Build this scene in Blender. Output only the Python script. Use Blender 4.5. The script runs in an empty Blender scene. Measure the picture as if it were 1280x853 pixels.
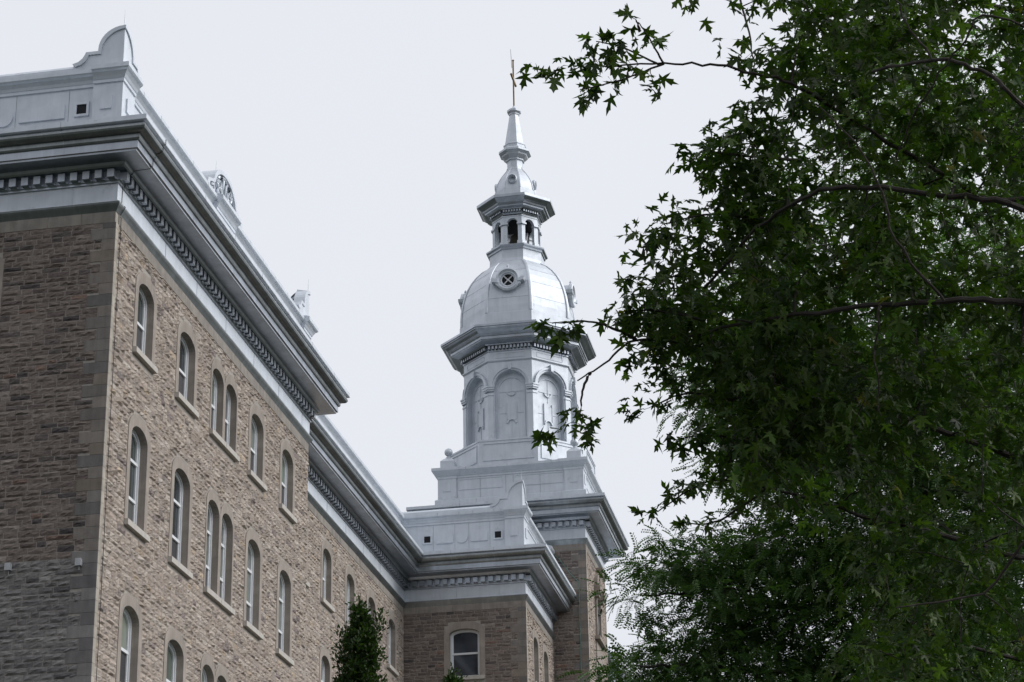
import bpy, math, random
import numpy as np
from mathutils import Vector
R_ = math.radians
sc = bpy.context.scene
col = sc.collection
rng = random.Random(7)
nr = np.random.RandomState(11)

# ---------------------------------------------------------------- camera
CAM = np.array([16.7425, -42.8449, 1.6])
YAW, PITCH, ROLL, FPX = 0.178149762, 0.387374978, -0.0194199138, 2767.72179
CF = np.array([-math.sin(YAW)*math.cos(PITCH), math.cos(YAW)*math.cos(PITCH), math.sin(PITCH)])
_r = np.array([math.cos(YAW), math.sin(YAW), 0.0]); _u = np.cross(_r, CF)
CR = math.cos(ROLL)*_r + math.sin(ROLL)*_u
CU = -math.sin(ROLL)*_r + math.cos(ROLL)*_u
cd = bpy.data.cameras.new('camera'); cam = bpy.data.objects.new('camera', cd); col.objects.link(cam)
from mathutils import Matrix
cam.matrix_world = Matrix(((CR[0], CU[0], -CF[0], CAM[0]), (CR[1], CU[1], -CF[1], CAM[1]), (CR[2], CU[2], -CF[2], CAM[2]), (0, 0, 0, 1)))
cd.sensor_width = 36; cd.lens = FPX*36/1280; cd.clip_end = 5000; cd.clip_start = .1
sc.camera = cam
def U(px, py, d):
    """point seen in direction (px,py) at d metres"""
    v = CF + CR*(px-640)/FPX - CU*(py-426.5)/FPX
    return CAM + v/np.linalg.norm(v)*d

# ---------------------------------------------------------------- world, sun, exposure
SUN_EL, SUN_AZ = 34.0, 14.0          # azimuth: from +X
w = bpy.data.worlds.new('World'); sc.world = w; w.use_nodes = True
nt = w.node_tree; N = nt.nodes; Lk = nt.links; N.clear()
out = N.new('ShaderNodeOutputWorld'); bg = N.new('ShaderNodeBackground'); bg.inputs['Strength'].default_value = .1
sky = N.new('ShaderNodeTexSky'); sky.sky_type = 'NISHITA'; sky.sun_disc = False
sky.sun_elevation = R_(SUN_EL); sky.sun_rotation = R_(90-SUN_AZ)
tc = N.new('ShaderNodeTexCoord'); sep = N.new('ShaderNodeSeparateXYZ'); Lk.new(tc.outputs['Generated'], sep.inputs[0])
def wm(op, a, b=None):
    n = N.new('ShaderNodeMath'); n.operation = op
    for i, v in enumerate((a, b)):
        if v is None: continue
        if isinstance(v, (int, float)): n.inputs[i].default_value = v
        else: Lk.new(v, n.inputs[i])
    return n.outputs[0]
xp = wm('MAXIMUM', sep.outputs[0], 0.0); yn = wm('MAXIMUM', wm('MULTIPLY', sep.outputs[1], -1.0), 0.0)
noi = N.new('ShaderNodeTexNoise'); noi.inputs['Scale'].default_value = 1.6; noi.inputs['Detail'].default_value = 5
Lk.new(tc.outputs['Generated'], noi.inputs['Vector'])
g = wm('ADD', 1.0, wm('MULTIPLY', wm('POWER', xp, 1.5), .95))
g = wm('SUBTRACT', g, wm('MULTIPLY', wm('POWER', yn, .8), .42))  # unseen sky brightened toward +X, dimmed toward -Y, to set the walls apart
g = wm('MULTIPLY', g, wm('ADD', .955, wm('MULTIPLY', noi.outputs[0], .09)))
def ramp(src, a, b, c, d):
    n = N.new('ShaderNodeMapRange'); n.interpolation_type = 'SMOOTHSTEP'; Lk.new(src, n.inputs[0])
    for i, v in enumerate((a, b, c, d)): n.inputs[i+1].default_value = v
    return n.outputs[0]
g = wm('MULTIPLY', g, ramp(sep.outputs[2], .0, .19, .22, 1.0))       # overcast sky; unseen horizon band dimmed to deepen the undersides
g = wm('MULTIPLY', g, ramp(sep.outputs[2], .5, 1.0, 1.0, 1.3))
vm = N.new('ShaderNodeVectorMath'); vm.operation = 'SCALE'; vm.inputs[0].default_value = (8.35, 8.55, 9.1)
Lk.new(g, vm.inputs['Scale'])
mx = N.new('ShaderNodeMix'); mx.data_type = 'RGBA'; mx.inputs[0].default_value = .94
Lk.new(sky.outputs[0], mx.inputs[6]); Lk.new(vm.outputs[0], mx.inputs[7])
Lk.new(mx.outputs[2], bg.inputs[0]); Lk.new(bg.outputs[0], out.inputs[0])
sd = bpy.data.lights.new('sun', 'SUN'); sd.energy = 1.55; sd.angle = R_(28); sd.color = (1, .97, .93)
so = bpy.data.objects.new('sun', sd); col.objects.link(so)
dvec = Vector((math.cos(R_(SUN_EL))*math.cos(R_(SUN_AZ)), math.cos(R_(SUN_EL))*math.sin(R_(SUN_AZ)), math.sin(R_(SUN_EL))))
so.rotation_euler = dvec.to_track_quat('Z', 'Y').to_euler()
sc.view_settings.view_transform = 'Standard'; sc.view_settings.look = 'None'
sc.view_settings.exposure = 0; sc.view_settings.gamma = 1
sc.render.engine = 'CYCLES'; sc.render.resolution_x = 1024; sc.render.resolution_y = 682

# ---------------------------------------------------------------- materials
def mat(name, base, rough=.6, metal=0.0, attr=False, nscale=8, namt=.15, bump=.0, bscale=30, streak=0.0, transl=0.0, spec=.5, patches=None):
    m = bpy.data.materials.new(name); m.use_nodes = True
    n = m.node_tree.nodes; l = m.node_tree.links; b = n['Principled BSDF']
    b.inputs['Roughness'].default_value = rough; b.inputs['Metallic'].default_value = metal
    b.inputs['Specular IOR Level'].default_value = spec
    t = n.new('ShaderNodeTexCoord')
    if attr:
        a = n.new('ShaderNodeAttribute'); a.attribute_name = 'Col'; c = a.outputs['Color']
    else:
        a = n.new('ShaderNodeRGB'); a.outputs[0].default_value = (*base, 1); c = a.outputs[0]
    if namt:
        no = n.new('ShaderNodeTexNoise'); no.inputs['Scale'].default_value = nscale; no.inputs['Detail'].default_value = 6
        l.new(t.outputs['Object'], no.inputs['Vector'])
        mr = n.new('ShaderNodeMapRange'); mr.inputs[1].default_value = .3; mr.inputs[2].default_value = .7
        mr.inputs[3].default_value = 1-namt; mr.inputs[4].default_value = 1+namt
        l.new(no.outputs[0], mr.inputs[0])
        v = n.new('ShaderNodeVectorMath'); v.operation = 'SCALE'; l.new(c, v.inputs[0]); l.new(mr.outputs[0], v.inputs['Scale']); c = v.outputs[0]
    if streak:
        mp = n.new('ShaderNodeMapping'); mp.inputs['Scale'].default_value = (7, 7, .5); l.new(t.outputs['Object'], mp.inputs[0])
        no = n.new('ShaderNodeTexNoise'); no.inputs['Scale'].default_value = 1.0; no.inputs['Detail'].default_value = 7
        no.inputs['Roughness'].default_value = .65
        l.new(mp.outputs[0], no.inputs['Vector'])
        mr = n.new('ShaderNodeMapRange'); mr.inputs[1].default_value = .35; mr.inputs[2].default_value = .68
        mr.inputs[3].default_value = 1+streak*.35; mr.inputs[4].default_value = 1-streak
        l.new(no.outputs[0], mr.inputs[0])
        v = n.new('ShaderNodeVectorMath'); v.operation = 'SCALE'; l.new(c, v.inputs[0]); l.new(mr.outputs[0], v.inputs['Scale']); c = v.outputs[0]
    if patches:
        pc, ps, lo, hi = patches
        no = n.new('ShaderNodeTexNoise'); no.inputs['Scale'].default_value = ps; no.inputs['Detail'].default_value = 8; no.inputs['Roughness'].default_value = .7
        l.new(t.outputs['Object'], no.inputs['Vector'])
        mr = n.new('ShaderNodeMapRange'); mr.inputs[1].default_value = lo; mr.inputs[2].default_value = hi; l.new(no.outputs[0], mr.inputs[0])
        x = n.new('ShaderNodeMix'); x.data_type = 'RGBA'; x.inputs[7].default_value = (*pc, 1)
        l.new(mr.outputs[0], x.inputs[0]); l.new(c, x.inputs[6]); c = x.outputs[2]
    l.new(c, b.inputs['Base Color'])
    if metal:
        no = n.new('ShaderNodeTexNoise'); no.inputs['Scale'].default_value = 3.5; no.inputs['Detail'].default_value = 5
        l.new(t.outputs['Object'], no.inputs['Vector'])
        mr = n.new('ShaderNodeMapRange'); mr.inputs[3].default_value = rough-.12; mr.inputs[4].default_value = rough+.14
        l.new(no.outputs[0], mr.inputs[0]); l.new(mr.outputs[0], b.inputs['Roughness'])
    if bump:
        no = n.new('ShaderNodeTexNoise'); no.inputs['Scale'].default_value = bscale; no.inputs['Detail'].default_value = 6
        l.new(t.outputs['Object'], no.inputs['Vector'])
        bp = n.new('ShaderNodeBump'); bp.inputs['Strength'].default_value = bump; bp.inputs['Distance'].default_value = .02
        l.new(no.outputs[0], bp.inputs['Height']); l.new(bp.outputs[0], b.inputs['Normal'])
    if transl:
        tr = n.new('ShaderNodeBsdfTranslucent'); ms = n.new('ShaderNodeMixShader'); ms.inputs[0].default_value = transl
        v = n.new('ShaderNodeVectorMath'); v.operation = 'MULTIPLY'; v.inputs[1].default_value = (1.3, 1.7, .5); l.new(c, v.inputs[0])
        l.new(v.outputs[0], tr.inputs[0]); l.new(b.outputs[0], ms.inputs[1]); l.new(tr.outputs[0], ms.inputs[2])
        l.new(ms.outputs[0], n['Material Output'].inputs[0])
    return m
M = dict(
    stone=mat('rock_faced_stone', (.3, .26, .22), .92, attr=True, nscale=14, namt=.16, bump=.6, bscale=28, spec=.25),
    dressed=mat('dressed_stone', (.34, .298, .26), .88, nscale=2.2, namt=.12, bump=.25, bscale=45, streak=.22, spec=.3, patches=((.25, .222, .198), 1.3, .5, .66)),
    quoin=mat('quoin_stone', (.3, .27, .23), .88, attr=True, nscale=4, namt=.14, bump=.3, bscale=40, streak=.2, spec=.3),
    metal=mat('silver_painted_sheet_metal', (.62, .66, .71), .56, metal=.6, nscale=2.0, namt=.06, bump=.2, bscale=2.0, streak=.07, patches=((.45, .475, .51), 2.1, .6, .74)),
    metal2=mat('shaded_silver_paint', (.43, .465, .51), .34, metal=.9, nscale=1.4, namt=.10, bump=.2, bscale=3, streak=.12, patches=((.32, .34, .36), 1.3, .5, .72)),  # darker copy of the silver paint: soffit shade put into the colour
    zinc=mat('weathered_shaded_zinc', (.30, .325, .335), .36, metal=.85, nscale=1.4, namt=.15, bump=.25, bscale=3, streak=.2, patches=((.22, .24, .24), 1.6, .5, .7)),  # dirty metal, with the shade of downward faces also put into its colour
    seam=mat('dark_seam', (.16, .17, .18), .7, namt=0),
    white=mat('white_window_paint', (.72, .74, .76), .5, nscale=3, namt=.05),
    pane=mat('window_glass', (.16, .19, .165), .06, nscale=1.3, namt=.3, spec=.6),
    sill=mat('sill_stone', (.50, .47, .43), .85, nscale=5, namt=.1, bump=.2, bscale=40, streak=.12, spec=.3),
    dark=mat('dark_glass', (.05, .057, .07), .06, nscale=.9, namt=.5, spec=.6),
    void=mat('dark_opening', (.012, .013, .016), .5, namt=.3, spec=.2),
    screen=mat('insect_screen', (.045, .045, .05), .75, namt=.1),
    gold=mat('weathered_gilding', (.26, .17, .06), .45, metal=.6, namt=.2),
    bronze=mat('old_bronze', (.07, .065, .05), .5, metal=.7, namt=.3),
    statue=mat('statue_metal', (.06, .062, .06), .6, metal=.3, namt=.3),
    black=mat('cable_black', (.02, .02, .02), .7, namt=0),
    copper=mat('oxidised_copper', (.12, .25, .21), .7, namt=.2),
    roof=mat('roof_sheet', (.3, .32, .34), .5, metal=.4),
    box=mat('grey_box_paint', (.45, .46, .48), .5),
    bark=mat('bark', (.03, .025, .021), .9, nscale=9, namt=.3, bump=.6, bscale=22),
    barkg=mat('bark_brown', (.04, .036, .032), .9, nscale=9, namt=.3, bump=.6, bscale=22),
    maple=mat('maple_leaf', (.04, .07, .02), .5, attr=True, namt=.12, nscale=25, transl=.34, spec=.25),
    locust=mat('locust_leaf', (.04, .07, .03), .5, attr=True, namt=.12, nscale=25, transl=.3, spec=.35),
    colum=mat('columnar_leaf', (.05, .09, .02), .5, attr=True, namt=.12, nscale=25, transl=.25, spec=.3),
    grass=mat('grass', (.022, .028, .016), .95, nscale=1.5, namt=.3, bump=.5, bscale=12),
    asphalt=mat('asphalt', (.05, .05, .05), .9, nscale=3, namt=.2, bump=.3, bscale=60),
)

def vary(m, cols):
    n = m.node_tree.nodes; l = m.node_tree.links; b = n['Principled BSDF']; oi = n.new('ShaderNodeObjectInfo'); cr = n.new('ShaderNodeValToRGB'); cr.color_ramp.interpolation = 'CONSTANT'
    e = cr.color_ramp.elements
    while len(e) < len(cols): e.new(.5)
    for k, c in enumerate(cols): e[k].position = k/len(cols); e[k].color = (*c, 1)
    l.new(oi.outputs['Random'], cr.inputs[0]); l.new(cr.outputs[0], b.inputs['Base Color'])
vary(M['pane'], [(.17, .21, .165), (.05, .06, .06), (.24, .27, .22), (.10, .12, .10), (.19, .21, .19), (.03, .035, .04)])
vary(M['screen'], [(.045, .045, .05), (.03, .03, .033), (.07, .072, .072), (.05, .05, .055)])

# ---------------------------------------------------------------- helpers
class MB:
    def __init__(s): s.v = []; s.f = []; s.c = []; s.cur = None; s.seamf = None
    def face(s, pts):
        i = len(s.v); s.v += [tuple(p) for p in pts]; s.f.append(tuple(range(i, i+len(pts)))); s.c.append(s.cur)
    def box(s, x0, x1, y0, y1, z0, z1):
        i = len(s.v); s.v += [(x, y, z) for z in (z0, z1) for y in (y0, y1) for x in (x0, x1)]
        for q in ((0, 2, 3, 1), (4, 5, 7, 6), (0, 1, 5, 4), (1, 3, 7, 5), (3, 2, 6, 7), (2, 0, 4, 6)):
            s.f.append(tuple(i+k for k in q)); s.c.append(s.cur)
    def fbox(s, T, u0, u1, o0, o1, z0, z1):
        """box in a wall frame T(u, out, z)"""
        i = len(s.v); s.v += [tuple(T(u, o, z)) for z in (z0, z1) for o in (o0, o1) for u in (u0, u1)]
        for q in ((0, 2, 3, 1), (4, 5, 7, 6), (0, 1, 5, 4), (1, 3, 7, 5), (3, 2, 6, 7), (2, 0, 4, 6)):
            s.f.append(tuple(i+k for k in q)); s.c.append(s.cur)
    def grid(s, rows, closeu=False, flip=False):
        n = len(rows[0]); i = len(s.v)
        for r in rows: s.v += [tuple(p) for p in r]
        for a in range(len(rows)-1):
            for b in range(n if closeu else n-1):
                b2 = (b+1) % n; q = (i+a*n+b, i+a*n+b2, i+(a+1)*n+b2, i+(a+1)*n+b)
                s.f.append(q[::-1] if flip else q); s.c.append(s.cur)
    def prism(s, T, pts, o0, o1):
        """polygon (u,z) extruded from o0 to o1 in frame T"""
        a = [T(u, o1, z) for u, z in pts]; b = [T(u, o0, z) for u, z in pts]
        s.face(a); s.face(b[::-1]); n = len(pts)
        for k in range(n): s.face([b[k], b[(k+1) % n], a[(k+1) % n], a[k]])
    def strip(s, T, inner, outer, o0, o1):
        """band between two polylines (u,z), extruded"""
        for k in range(len(inner)-1):
            A, B, C, D = inner[k], inner[k+1], outer[k+1], outer[k]
            q1 = [T(p[0], o1, p[1]) for p in (A, B, C, D)]; q0 = [T(p[0], o0, p[1]) for p in (A, B, C, D)]
            s.face(q1); s.face([q0[0], q0[1], q1[1], q1[0]][::-1]); s.face([q0[2], q0[3], q1[3], q1[2]][::-1])
            if k == 0: s.face([q0[3], q0[0], q1[0], q1[3]])
            if k == len(inner)-2: s.face([q0[1], q0[2], q1[2], q1[1]])
    def tube(s, pts, r, n=6):
        pts = [np.array(p, float) for p in pts]; rows = []
        rr = r if hasattr(r, '__len__') else [r]*len(pts)
        for i, p in enumerate(pts):
            d = pts[min(i+1, len(pts)-1)]-pts[max(i-1, 0)]; d = d/(np.linalg.norm(d)+1e-9)
            a = np.cross(d, (0, 0, 1) if abs(d[2]) < .9 else (1, 0, 0)); a /= np.linalg.norm(a); b = np.cross(d, a)
            rows.append([p+rr[i]*(a*math.cos(t)+b*math.sin(t)) for t in [2*math.pi*k/n for k in range(n)]])
        s.grid(rows, True)
    def lathe(s, c, prof, n=20, axis=None):
        rows = []
        for r, z in prof:
            rows.append([(c[0]+r*math.cos(t), c[1]+r*math.sin(t), c[2]+z) for t in [2*math.pi*k/n for k in range(n)]])
        s.grid(rows, True)
    def build(s, name, m, parent=None, org=(0, 0, 0), smooth=False):
        me = bpy.data.meshes.new(name)
        V = np.array(s.v, float)-np.array(org, float)
        me.from_pydata(V.tolist(), [], s.f)
        if any(c is not None for c in s.c):
            at = me.color_attributes.new('Col', 'FLOAT_COLOR', 'CORNER'); buf = []
            for f, c in zip(s.f, s.c):
                c = c or (.3, .27, .23); buf += [c[0], c[1], c[2], 1]*len(f)
            at.data.foreach_set('color', buf)
        if smooth: me.polygons.foreach_set('use_smooth', [True]*len(me.polygons))
        me.materials.append(m)
        if s.seamf is not None:
            me.materials.append(M['seam']); me.polygons.foreach_set('material_index', [1 if i >= s.seamf else 0 for i in range(len(me.polygons))])
        o = bpy.data.objects.new(name, me); col.objects.link(o)
        if parent: o.parent = parent
        return o
def tag(o, label, cat, group=None, kind=None):
    o['label'] = label; o['category'] = cat
    if group: o['group'] = group
    if kind: o['kind'] = kind
def empty(name, loc, label, cat, group=None):
    o = bpy.data.objects.new(name, None); o.location = loc; col.objects.link(o); tag(o, label, cat, group); o.empty_display_size = .5
    return o
def frameX(X0): return lambda u, o, z: (X0+o, u, z)      # wall facing +X, u = y
def frameY(Y0): return lambda u, o, z: (u, Y0-o, z)      # wall facing -Y, u = x
def sweep(mb, path, prof, closed=False, dent=None):
    """sweep (offset, z) profile along a plan polyline, right-hand side outward, mitred"""
    n = len(path); P = [np.array(p, float) for p in path]; nor = []
    def sn(a, b): d = b-a; d /= np.linalg.norm(d); return np.array([d[1], -d[0]])
    for i in range(n):
        if closed: a, b = sn(P[i-1], P[i]), sn(P[i], P[(i+1) % n])
        else:
            a = sn(P[i-1], P[i]) if i else sn(P[0], P[1]); b = sn(P[i], P[i+1]) if i < n-1 else a
        m = (a+b); m /= np.linalg.norm(m); m /= max(.2, m@a); nor.append(m)
    rows = []
    for e, z in prof:
        rows.append([(P[i][0]+nor[i][0]*e, P[i][1]+nor[i][1]*e, z) for i in range(n)])
    mb.grid(rows, closed, flip=True)
    if dent:
        e0, e1, z0, z1, sp, wd = dent
        for i in range(n if closed else n-1):
            a, b = P[i], P[(i+1) % n]; L = np.linalg.norm(b-a); d = (b-a)/L; q = sn(a, b)
            # extend/shorten by corner type
            ka = (nor[i]@d)*e0*-1 if True else 0; kb = (nor[(i+1) % n]@d)*e0
            s0, s1 = -ka*1.0, L+kb*1.0
            s0 += wd*.35; s1 -= wd*.35
            k = max(1, int(round((s1-s0)/sp))); st = (s1-s0-wd)/k if k else 0
            for j in range(k+1):
                t = s0+j*st
                c = [a+d*t, a+d*(t+wd)]
                v = []
                i0 = len(mb.v)
                for z in (z0, z1):
                    for e in (e0-.01, e1):
                        for p in c: mb.v.append((p[0]+q[0]*e, p[1]+q[1]*e, z))
                for f in ((0, 2, 3, 1), (4, 5, 7, 6), (0, 1, 5, 4), (1, 3, 7, 5), (3, 2, 6, 7), (2, 0, 4, 6)):
                    mb.f.append(tuple(i0+x for x in f)); mb.c.append(None)
def arc(uc, hw, zs, rise, n=12, a0=0, a1=1):
    """segmental/elliptic arch from left (uc-hw, zs) to right"""
    out = []
    for k in range(n+1):
        t = math.pi*(a0+(a1-a0)*k/n)
        out.append((uc-hw*math.cos(t), zs+rise*math.sin(t)))
    return out
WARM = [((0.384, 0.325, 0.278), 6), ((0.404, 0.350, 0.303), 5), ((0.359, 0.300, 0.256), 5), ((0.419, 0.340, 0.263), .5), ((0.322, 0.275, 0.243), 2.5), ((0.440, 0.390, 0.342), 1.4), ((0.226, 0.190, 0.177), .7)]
BROWN_SHADED = [((0.191, 0.156, 0.136), 6), ((0.215, 0.178, 0.156), 5), ((0.172, 0.140, 0.126), 5), ((0.133, 0.112, 0.107), 1.6), ((0.257, 0.218, 0.195), 1.3), ((0.211, 0.148, 0.121), .5), ((0.090, 0.078, 0.078), .4)]  # browner stone for the shaded fronts, part of their shade in the colour
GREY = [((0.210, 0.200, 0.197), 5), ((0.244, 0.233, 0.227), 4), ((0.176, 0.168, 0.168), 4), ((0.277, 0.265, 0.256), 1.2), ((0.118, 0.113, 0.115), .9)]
def pick(pal):
    t = rng.random()*sum(w for _, w in pal)
    for c, w_ in pal:
        t -= w_
        if t <= 0: break
    k = rng.uniform(.86, 1.14); return tuple(x*k for x in c)
class Opening:
    def __init__(s, uc, w, z0, z1, rise=.26, band=.20, wallframe=True):
        s.uc, s.w, s.z0, s.z1, s.rise, s.band = uc, w, z0, z1, rise, band
    def top(s, u):
        t = max(-1, min(1, (u-s.uc)/(s.w/2)))
        return s.z1-s.rise+s.rise*math.sqrt(max(0, 1-t*t))
def wall_sheet(mb, T, u0, u1, z0, z1, ops, o=0.0):
    """wall plane with real openings and reveals"""
    br = {u0, u1}
    for p in ops:
        for k in range(13): br.add(round(p.uc-p.w/2*math.cos(math.pi*k/12), 5))
    br = sorted(b for b in br if u0 <= b <= u1)
    for a, b in zip(br[:-1], br[1:]):
        if b-a < 1e-5: continue
        m = (a+b)/2
        cov = sorted([p for p in ops if p.uc-p.w/2 < m < p.uc+p.w/2], key=lambda p: p.z0)
        za, zb = z0, z0
        for p in cov:
            mb.face([T(a, o, za), T(b, o, zb), T(b, o, p.z0), T(a, o, p.z0)]); za, zb = p.top(a), p.top(b)
        mb.face([T(a, o, za), T(b, o, zb), T(b, o, z1), T(a, o, z1)])
def reveal(mb, T, p, d=.34, o=.0):
    L = p.uc-p.w/2; Rr = p.uc+p.w/2; zs = p.z1-p.rise
    pts = [(L, p.z0), (L, zs)]+arc(p.uc, p.w/2, zs, p.rise, 12)[1:-1]+[(Rr, zs), (Rr, p.z0)]
    for a, b in zip(pts[:-1], pts[1:]):
        mb.face([T(a[0], o, a[1]), T(b[0], o, b[1]), T(b[0], -d, b[1]), T(a[0], -d, a[1])])
def surround_half(p, z):
    """half width of the dressed surround at height z, or None"""
    zs = p.z1-p.rise
    hw = p.w/2+p.band
    if z < p.z0-.17 or z > p.z1+.27: return None
    if z < zs+.12: return hw
    t = (z-(zs+.12))/(p.z1+.27-zs-.12)
    return hw*math.sqrt(max(0, 1-t*t))*.98+.02
def stones(mb, T, u0, u1, z0, z1, ops, palf, ch=.125, lmin=.2, lmax=.52, relief=.045, extra=None):
    z = z0
    while z < z1-.03:
        h = ch*rng.uniform(.85, 1.2)
        if z+h > z1-.04: h = z1-z
        blocks = []
        for p in ops:
            hs = [surround_half(p, zz) for zz in (z+.01, z+h/2, z+h-.01)]
            hs = [x for x in hs if x]
            if hs: blocks.append((p.uc-max(hs), p.uc+max(hs)))
        if extra: blocks += extra(z, z+h)
        blocks.sort(); free = []; cur = u0
        for a, b in blocks:
            if a > cur: free.append((cur, min(a, u1)))
            cur = max(cur, b)
        if cur < u1: free.append((cur, u1))
        for a, b in free:
            u = a
            while u < b-.02:
                L = rng.uniform(lmin, lmax)
                if b-u-L < lmin*.8: L = b-u
                if L > lmax*1.3: L = L/2
                j = .0085
                ua, ub, za, zb = u+j, u+L-j, z+j, z+h-j
                nu = max(3, int((ub-ua)/.075)); nz = 4 if h < .2 else 5
                base = rng.uniform(.2, 1.)*relief; tiltz = rng.uniform(-.5, .5)*relief; tiltu = rng.uniform(-.6, .6)*relief
                mb.cur = pick(palf((z+h/2), u)); rows = []
                for iz in range(nz):
                    fz = iz/(nz-1); row = []
                    for iu in range(nu+1):
                        fu = iu/nu
                        edge = iz in (0, nz-1) or iu in (0, nu)
                        if edge: oo = rng.uniform(.003, .012)
                        else: oo = max(.006, base+tiltz*(fz-.5)*2+tiltu*(fu-.5)*2+rng.uniform(-.55, .55)*relief)
                        row.append(T(ua+(ub-ua)*fu+(0 if iu in (0, nu) else rng.uniform(-.012, .012)), oo, za+(zb-za)*fz+(0 if edge else rng.uniform(-.01, .01))))
                    rows.append(row)
                mb.grid(rows); u += L
        z += h
    mb.cur = None

# ---------------------------------------------------------------- ground
mb = MB(); mb.face([(-900, -900, 0), (900, -900, 0), (900, 1500, 0), (-900, 1500, 0)]); g = mb.build('ground', M['grass']); g['kind'] = 'structure'
mb = MB(); mb.box(5.2, 8.2, -60, 80, -.05, .03); g = mb.build('path', M['asphalt']); g['kind'] = 'structure'
mb = MB(); mb.box(-60, 60, -62, -56, -.05, .02); g = mb.build('road', M['asphalt']); g['kind'] = 'structure'

# ---------------------------------------------------------------- windows
wcache = {}
def window(parent, facing, X0, p, kind, wallobj=None):
    """window part with pane, screen, surround and sill as sub-parts; local x along wall, -y outward"""
    key = (round(p.w, 2), round(p.z1-p.z0, 2), kind, round(p.rise, 2), facing)
    h = p.z1-p.z0; hw = p.w/2
    q = Opening(0, p.w, 0, h, p.rise, p.band)
    T = lambda u, o, z: (u, -o, z)
    if key not in wcache:
        d = {}
        zs = h-p.rise; fr = MB(); ft = .065; oi, oo = -.26, -.15
        inner = [(-hw+ft, .05)]+arc(0, hw-ft, zs, p.rise-ft*.6)+[(hw-ft, .05)]
        outer = [(-hw+.002, .0)]+arc(0, hw-.002, zs, p.rise-.002)+[(hw-.002, .0)]
        fr.strip(T, inner, outer, oi, oo); fr.fbox(T, -hw+.003, hw-.003, oi+.002, oo+.012, .004, .07)
        # sash stiles
        inner2 = [(-hw+ft+.045, .12)]+arc(0, hw-ft-.045, zs-.02, p.rise-ft*.6-.03)+[(hw-ft-.045, .12)]
        inner1 = [(-hw+ft-.002, .07)]+arc(0, hw-ft+.002, zs, p.rise-ft*.6)+[(hw-ft+.002, .07)]
        fr.strip(T, inner2, inner1, oi+.01, oo-.035)
        rails = dict(two=[.50], three=[.31, .69], front=[.50])[kind]
        for f in rails: fr.fbox(T, -hw+ft, hw-ft, oi+.012, oo-.022, f*h-.035, f*h+.035)
        if kind == 'three': fr.fbox(T, -.018, .018, oi+.014, oo-.05, .69*h, zs+p.rise*.8)
        d['frame'] = fr
        pa = MB(); cut = rails[0]*h
        pts = [(-hw+.02, cut), (hw-.02, cut)]+[(a, b-.01) for a, b in arc(0, hw-.02, zs, p.rise-.02)][::-1]
        pa.prism(T, pts, -.245, -.225); d['pane'] = pa
        scn = MB(); scn.fbox(T, -hw+.02, hw-.02, -.243, -.215, .03, cut-.002); d['screen'] = scn
        sr = MB(); b = p.band
        zo = zs+.12
        oi_ = [(-hw, 0.0)]+arc(0, hw, zs, p.rise)+[(hw, 0.0)]
        oo_ = [(-hw-b, 0.0)]+[(x*(hw+b), z) for x, z in [(-math.cos(math.pi*k/12), zo+(h+.27-zo)*math.sin(math.pi*k/12)) for k in range(13)]]+[(hw+b, 0.0)]
        sr.strip(T, oi_, oo_, -.02, .022)
        reveal(sr, T, q, .34, -.021); d['surround'] = sr
        if kind != 'front' or True:
            sl = MB(); sl.fbox(T, -hw-b+.01, hw+b-.01, -.16, .11, -.135, -.002); d['sill'] = sl
        wcache[key] = {}
        wcache[key]['frame'] = fr.build('window', M['white'], parent)
        mo = wcache[key]['frame']
        subs = [d['pane'].build('pane', M['dark'] if kind == 'front' else M['pane'], mo), d['screen'].build('screen', M['dark'] if kind == 'front' else M['screen'], mo),
                d['surround'].build('surround', M['dressed'], mo), d['sill'].build('sill', M['sill'], mo)]
        wcache[key]['subs'] = subs; o = mo
    else:
        o = wcache[key]['frame'].copy(); col.objects.link(o); o.parent = parent
        for s_ in wcache[key]['subs']:
            c = s_.copy(); col.objects.link(c); c.parent = o
    loc = (X0, p.uc, p.z0) if facing == 'X' else (p.uc, X0, p.z0)
    o.location = np.array(loc)-np.array(parent.location)
    o.rotation_euler = (0, 0, math.pi/2 if facing == 'X' else 0)
    return o

# ---------------------------------------------------------------- the long stone building (corner pavilion, recessed range, projecting wing)
WT = 23.36
bld = empty('stone_building', (0, 0, 0), 'long beige stone building with arched windows and silver metal cornices, nearest at left', 'building')
YC, XB, XC, YT = 34.3, -1.4, 3.16, 40.3
rows3 = [(20.65, 22.43, 'two'), (16.56, 18.92, 'three'), (12.9, 14.74, 'two')]
rows4 = rows3+[(8.6, 10.9, 'three'), (4.6, 6.8, 'two')]
colsA = [(2.17, 1.06), (5.2, 1.16), (7.63, .93), (8.77, .93), (11.1, 1.12), (14.05, 1.12)]
opsA = [Opening(c, w_, a, b, .30) for c, w_ in colsA for a, b, k in rows4]
kindsA = [k for c in colsA for _, _, k in rows4]
for p in opsA:
    if abs(p.uc-7.63) < .01 or abs(p.uc-8.77) < .01: p.band = .10 if False else .105
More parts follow.
